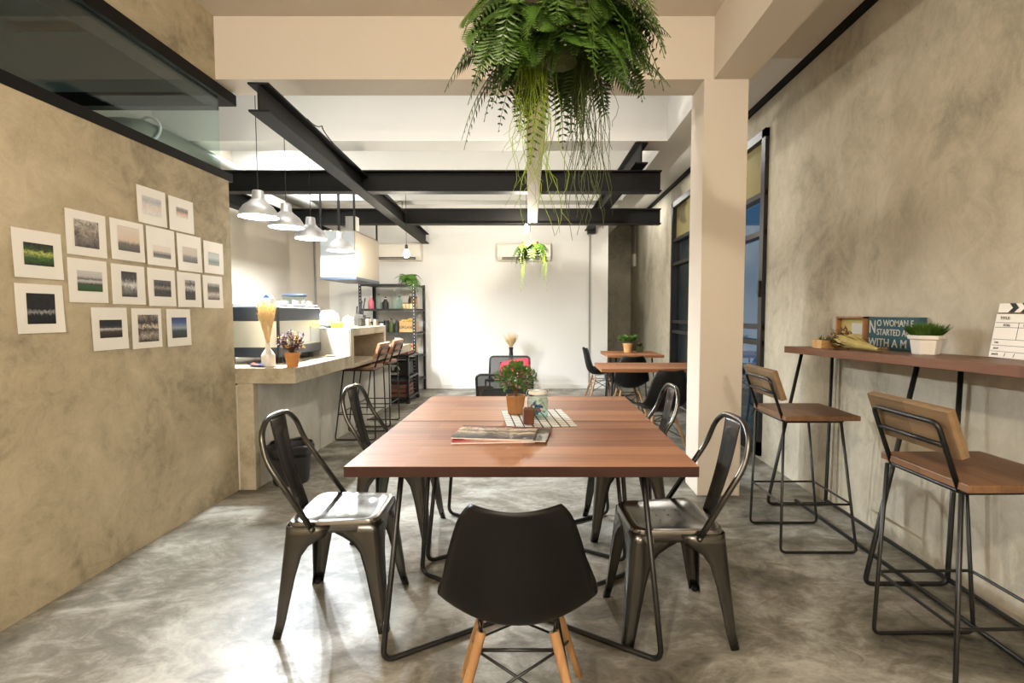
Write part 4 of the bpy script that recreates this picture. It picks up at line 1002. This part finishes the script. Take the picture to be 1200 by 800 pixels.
# ------------------------------------------------------------------ conduits and small fittings
t = thing('wall_conduit', 'thin grey conduit with a black box running down the back wall', 'conduit', (.89, YB, 0))
MB().box(-.012, .012, -.02, -.001, .05, 2.62).build('pipe', M['conduit'], t)
MB().box(-.05, .09, -.09, -.001, 2.6, 2.72).build('junction_box', M['black'], t)
t = thing('wall_switch', 'white switch box on a short conduit on the concrete recess wall', 'switch', (XR, 10.0, 0))
MB().box(-.02, -.001, -.012, .012, 2.45, 3.05).build('pipe', M['conduit'], t)
MB().box(-.06, -.001, -.09, .09, 2.2, 2.45).build('switch_box', M['acwhite'], t, bevel=.01)
t = thing('kitchen_conduit', 'white conduit with a socket box in the kitchen corner', 'conduit', (-3.5, 7.9, 0))
MB().box(.001, .025, -.012, .012, 1.25, 3.0).build('pipe', M['conduit'], t)
MB().box(.001, .05, -.06, .06, 1.12, 1.27).build('socket_box', M['acwhite'], t, bevel=.006)
t = thing('air_duct', 'pale round air duct under the kitchen ceiling, seen through the glass', 'duct', (-3.15, 4.15, 2.76))
MB().tube([(-.33, -.1, .0), (-.12, -.1, .0), (-.02, -.05, .0), (0, .1, 0), (0, 4.2, 0)], .07, 14).build('pipe', M['conduit'], t, smooth=True)
MB().tube([(.09*math.cos(k/14*2*PI), 0, .09*math.sin(k/14*2*PI)+.02) for k in range(14)], .012, 6, True).build('clamp_ring', M['alu'], t, smooth=True)

# ------------------------------------------------------------------ light
def area(name, loc, rot, sx, sy, e, c):
    ld = bpy.data.lights.new(name, 'AREA'); ld.shape = 'RECTANGLE'; ld.size = sx; ld.size_y = sy; ld.energy = e; ld.color = c
    o = bpy.data.objects.new(name, ld); COL.objects.link(o); o.location = loc; o.rotation_euler = rot; return o
def spot(name, loc, to, e, c, ang=90, soft=.04, blend=.5):
    ld = bpy.data.lights.new(name, 'SPOT'); ld.energy = e; ld.color = c; ld.spot_size = math.radians(ang); ld.spot_blend = blend; ld.shadow_soft_size = soft
    o = bpy.data.objects.new(name, ld); COL.objects.link(o); o.location = loc
    o.rotation_euler = (Vector(to)-Vector(loc)).to_track_quat('-Z', 'Y').to_euler(); return o
WARM, COOL = (1, .90, .77), (.93, .97, 1)
# unseen fill lights added behind the rear joists to brighten the back evenly
for y_, e in ((3.80, 12), (5.03, 5), (6.23, 3), (7.43, 2.5)):
    area('rear_fill', (-.9, y_, 3.17), (math.radians(35), 0, 0), 3.6, .06, e, (1, .97, .93))
area('kitchen_fill_tube', (-2.9, 5.39, 3.15), (0, 0, 0), .06, .8, 15, COOL)
area('kitchen_fill_tube', (-2.9, 6.6, 3.15), (0, 0, 0), .06, .8, 15, COOL)  # second one added as fill to lift the kitchen wall
# warm lamps of the front room, behind the photographer
for x, y_, z, e in ((-1.0, -1.1, 2.8, 205), (.7, -1.9, 2.3, 110), (-1.4, .9, 3.0, 0)):
    if not e: continue
    ld = bpy.data.lights.new('ceiling_bulb', 'POINT'); ld.energy = e; ld.color = WARM; ld.shadow_soft_size = .06
    o = bpy.data.objects.new('ceiling_bulb', ld); COL.objects.link(o); o.location = (x, y_, z)
ld = bpy.data.lights.new('store_fill', 'POINT'); ld.energy = 12; ld.color = COOL; ld.shadow_soft_size = .1  # added fill light, keeps the store behind the glass from going black
o = bpy.data.objects.new('store_fill', ld); COL.objects.link(o); o.location = (-4.2, .5, 2.6)
for y_ in (5.6, 8.2):
    area('aisle_tube', (1.62, y_, 3.09), (0, 0, 0), .06, 1.2, 7, (1, .97, .92))
W = bpy.data.worlds.new('dusk'); S.world = W; W.use_nodes = True
bg = W.node_tree.nodes['Background']; bg.inputs[0].default_value = (.10, .20, .34, 1); bg.inputs[1].default_value = .6

# ------------------------------------------------------------------ view
S.view_settings.view_transform = 'Standard'; S.view_settings.look = 'None'; S.view_settings.gamma = 1; S.view_settings.use_curve_mapping = False
S.view_settings.exposure = .46
S.cycles.use_denoising = True
S.cycles.max_bounces = 8; S.cycles.transparent_max_bounces = 12; S.cycles.sample_clamp_indirect = 6
S.cycles.caustics_reflective = False; S.cycles.caustics_refractive = False
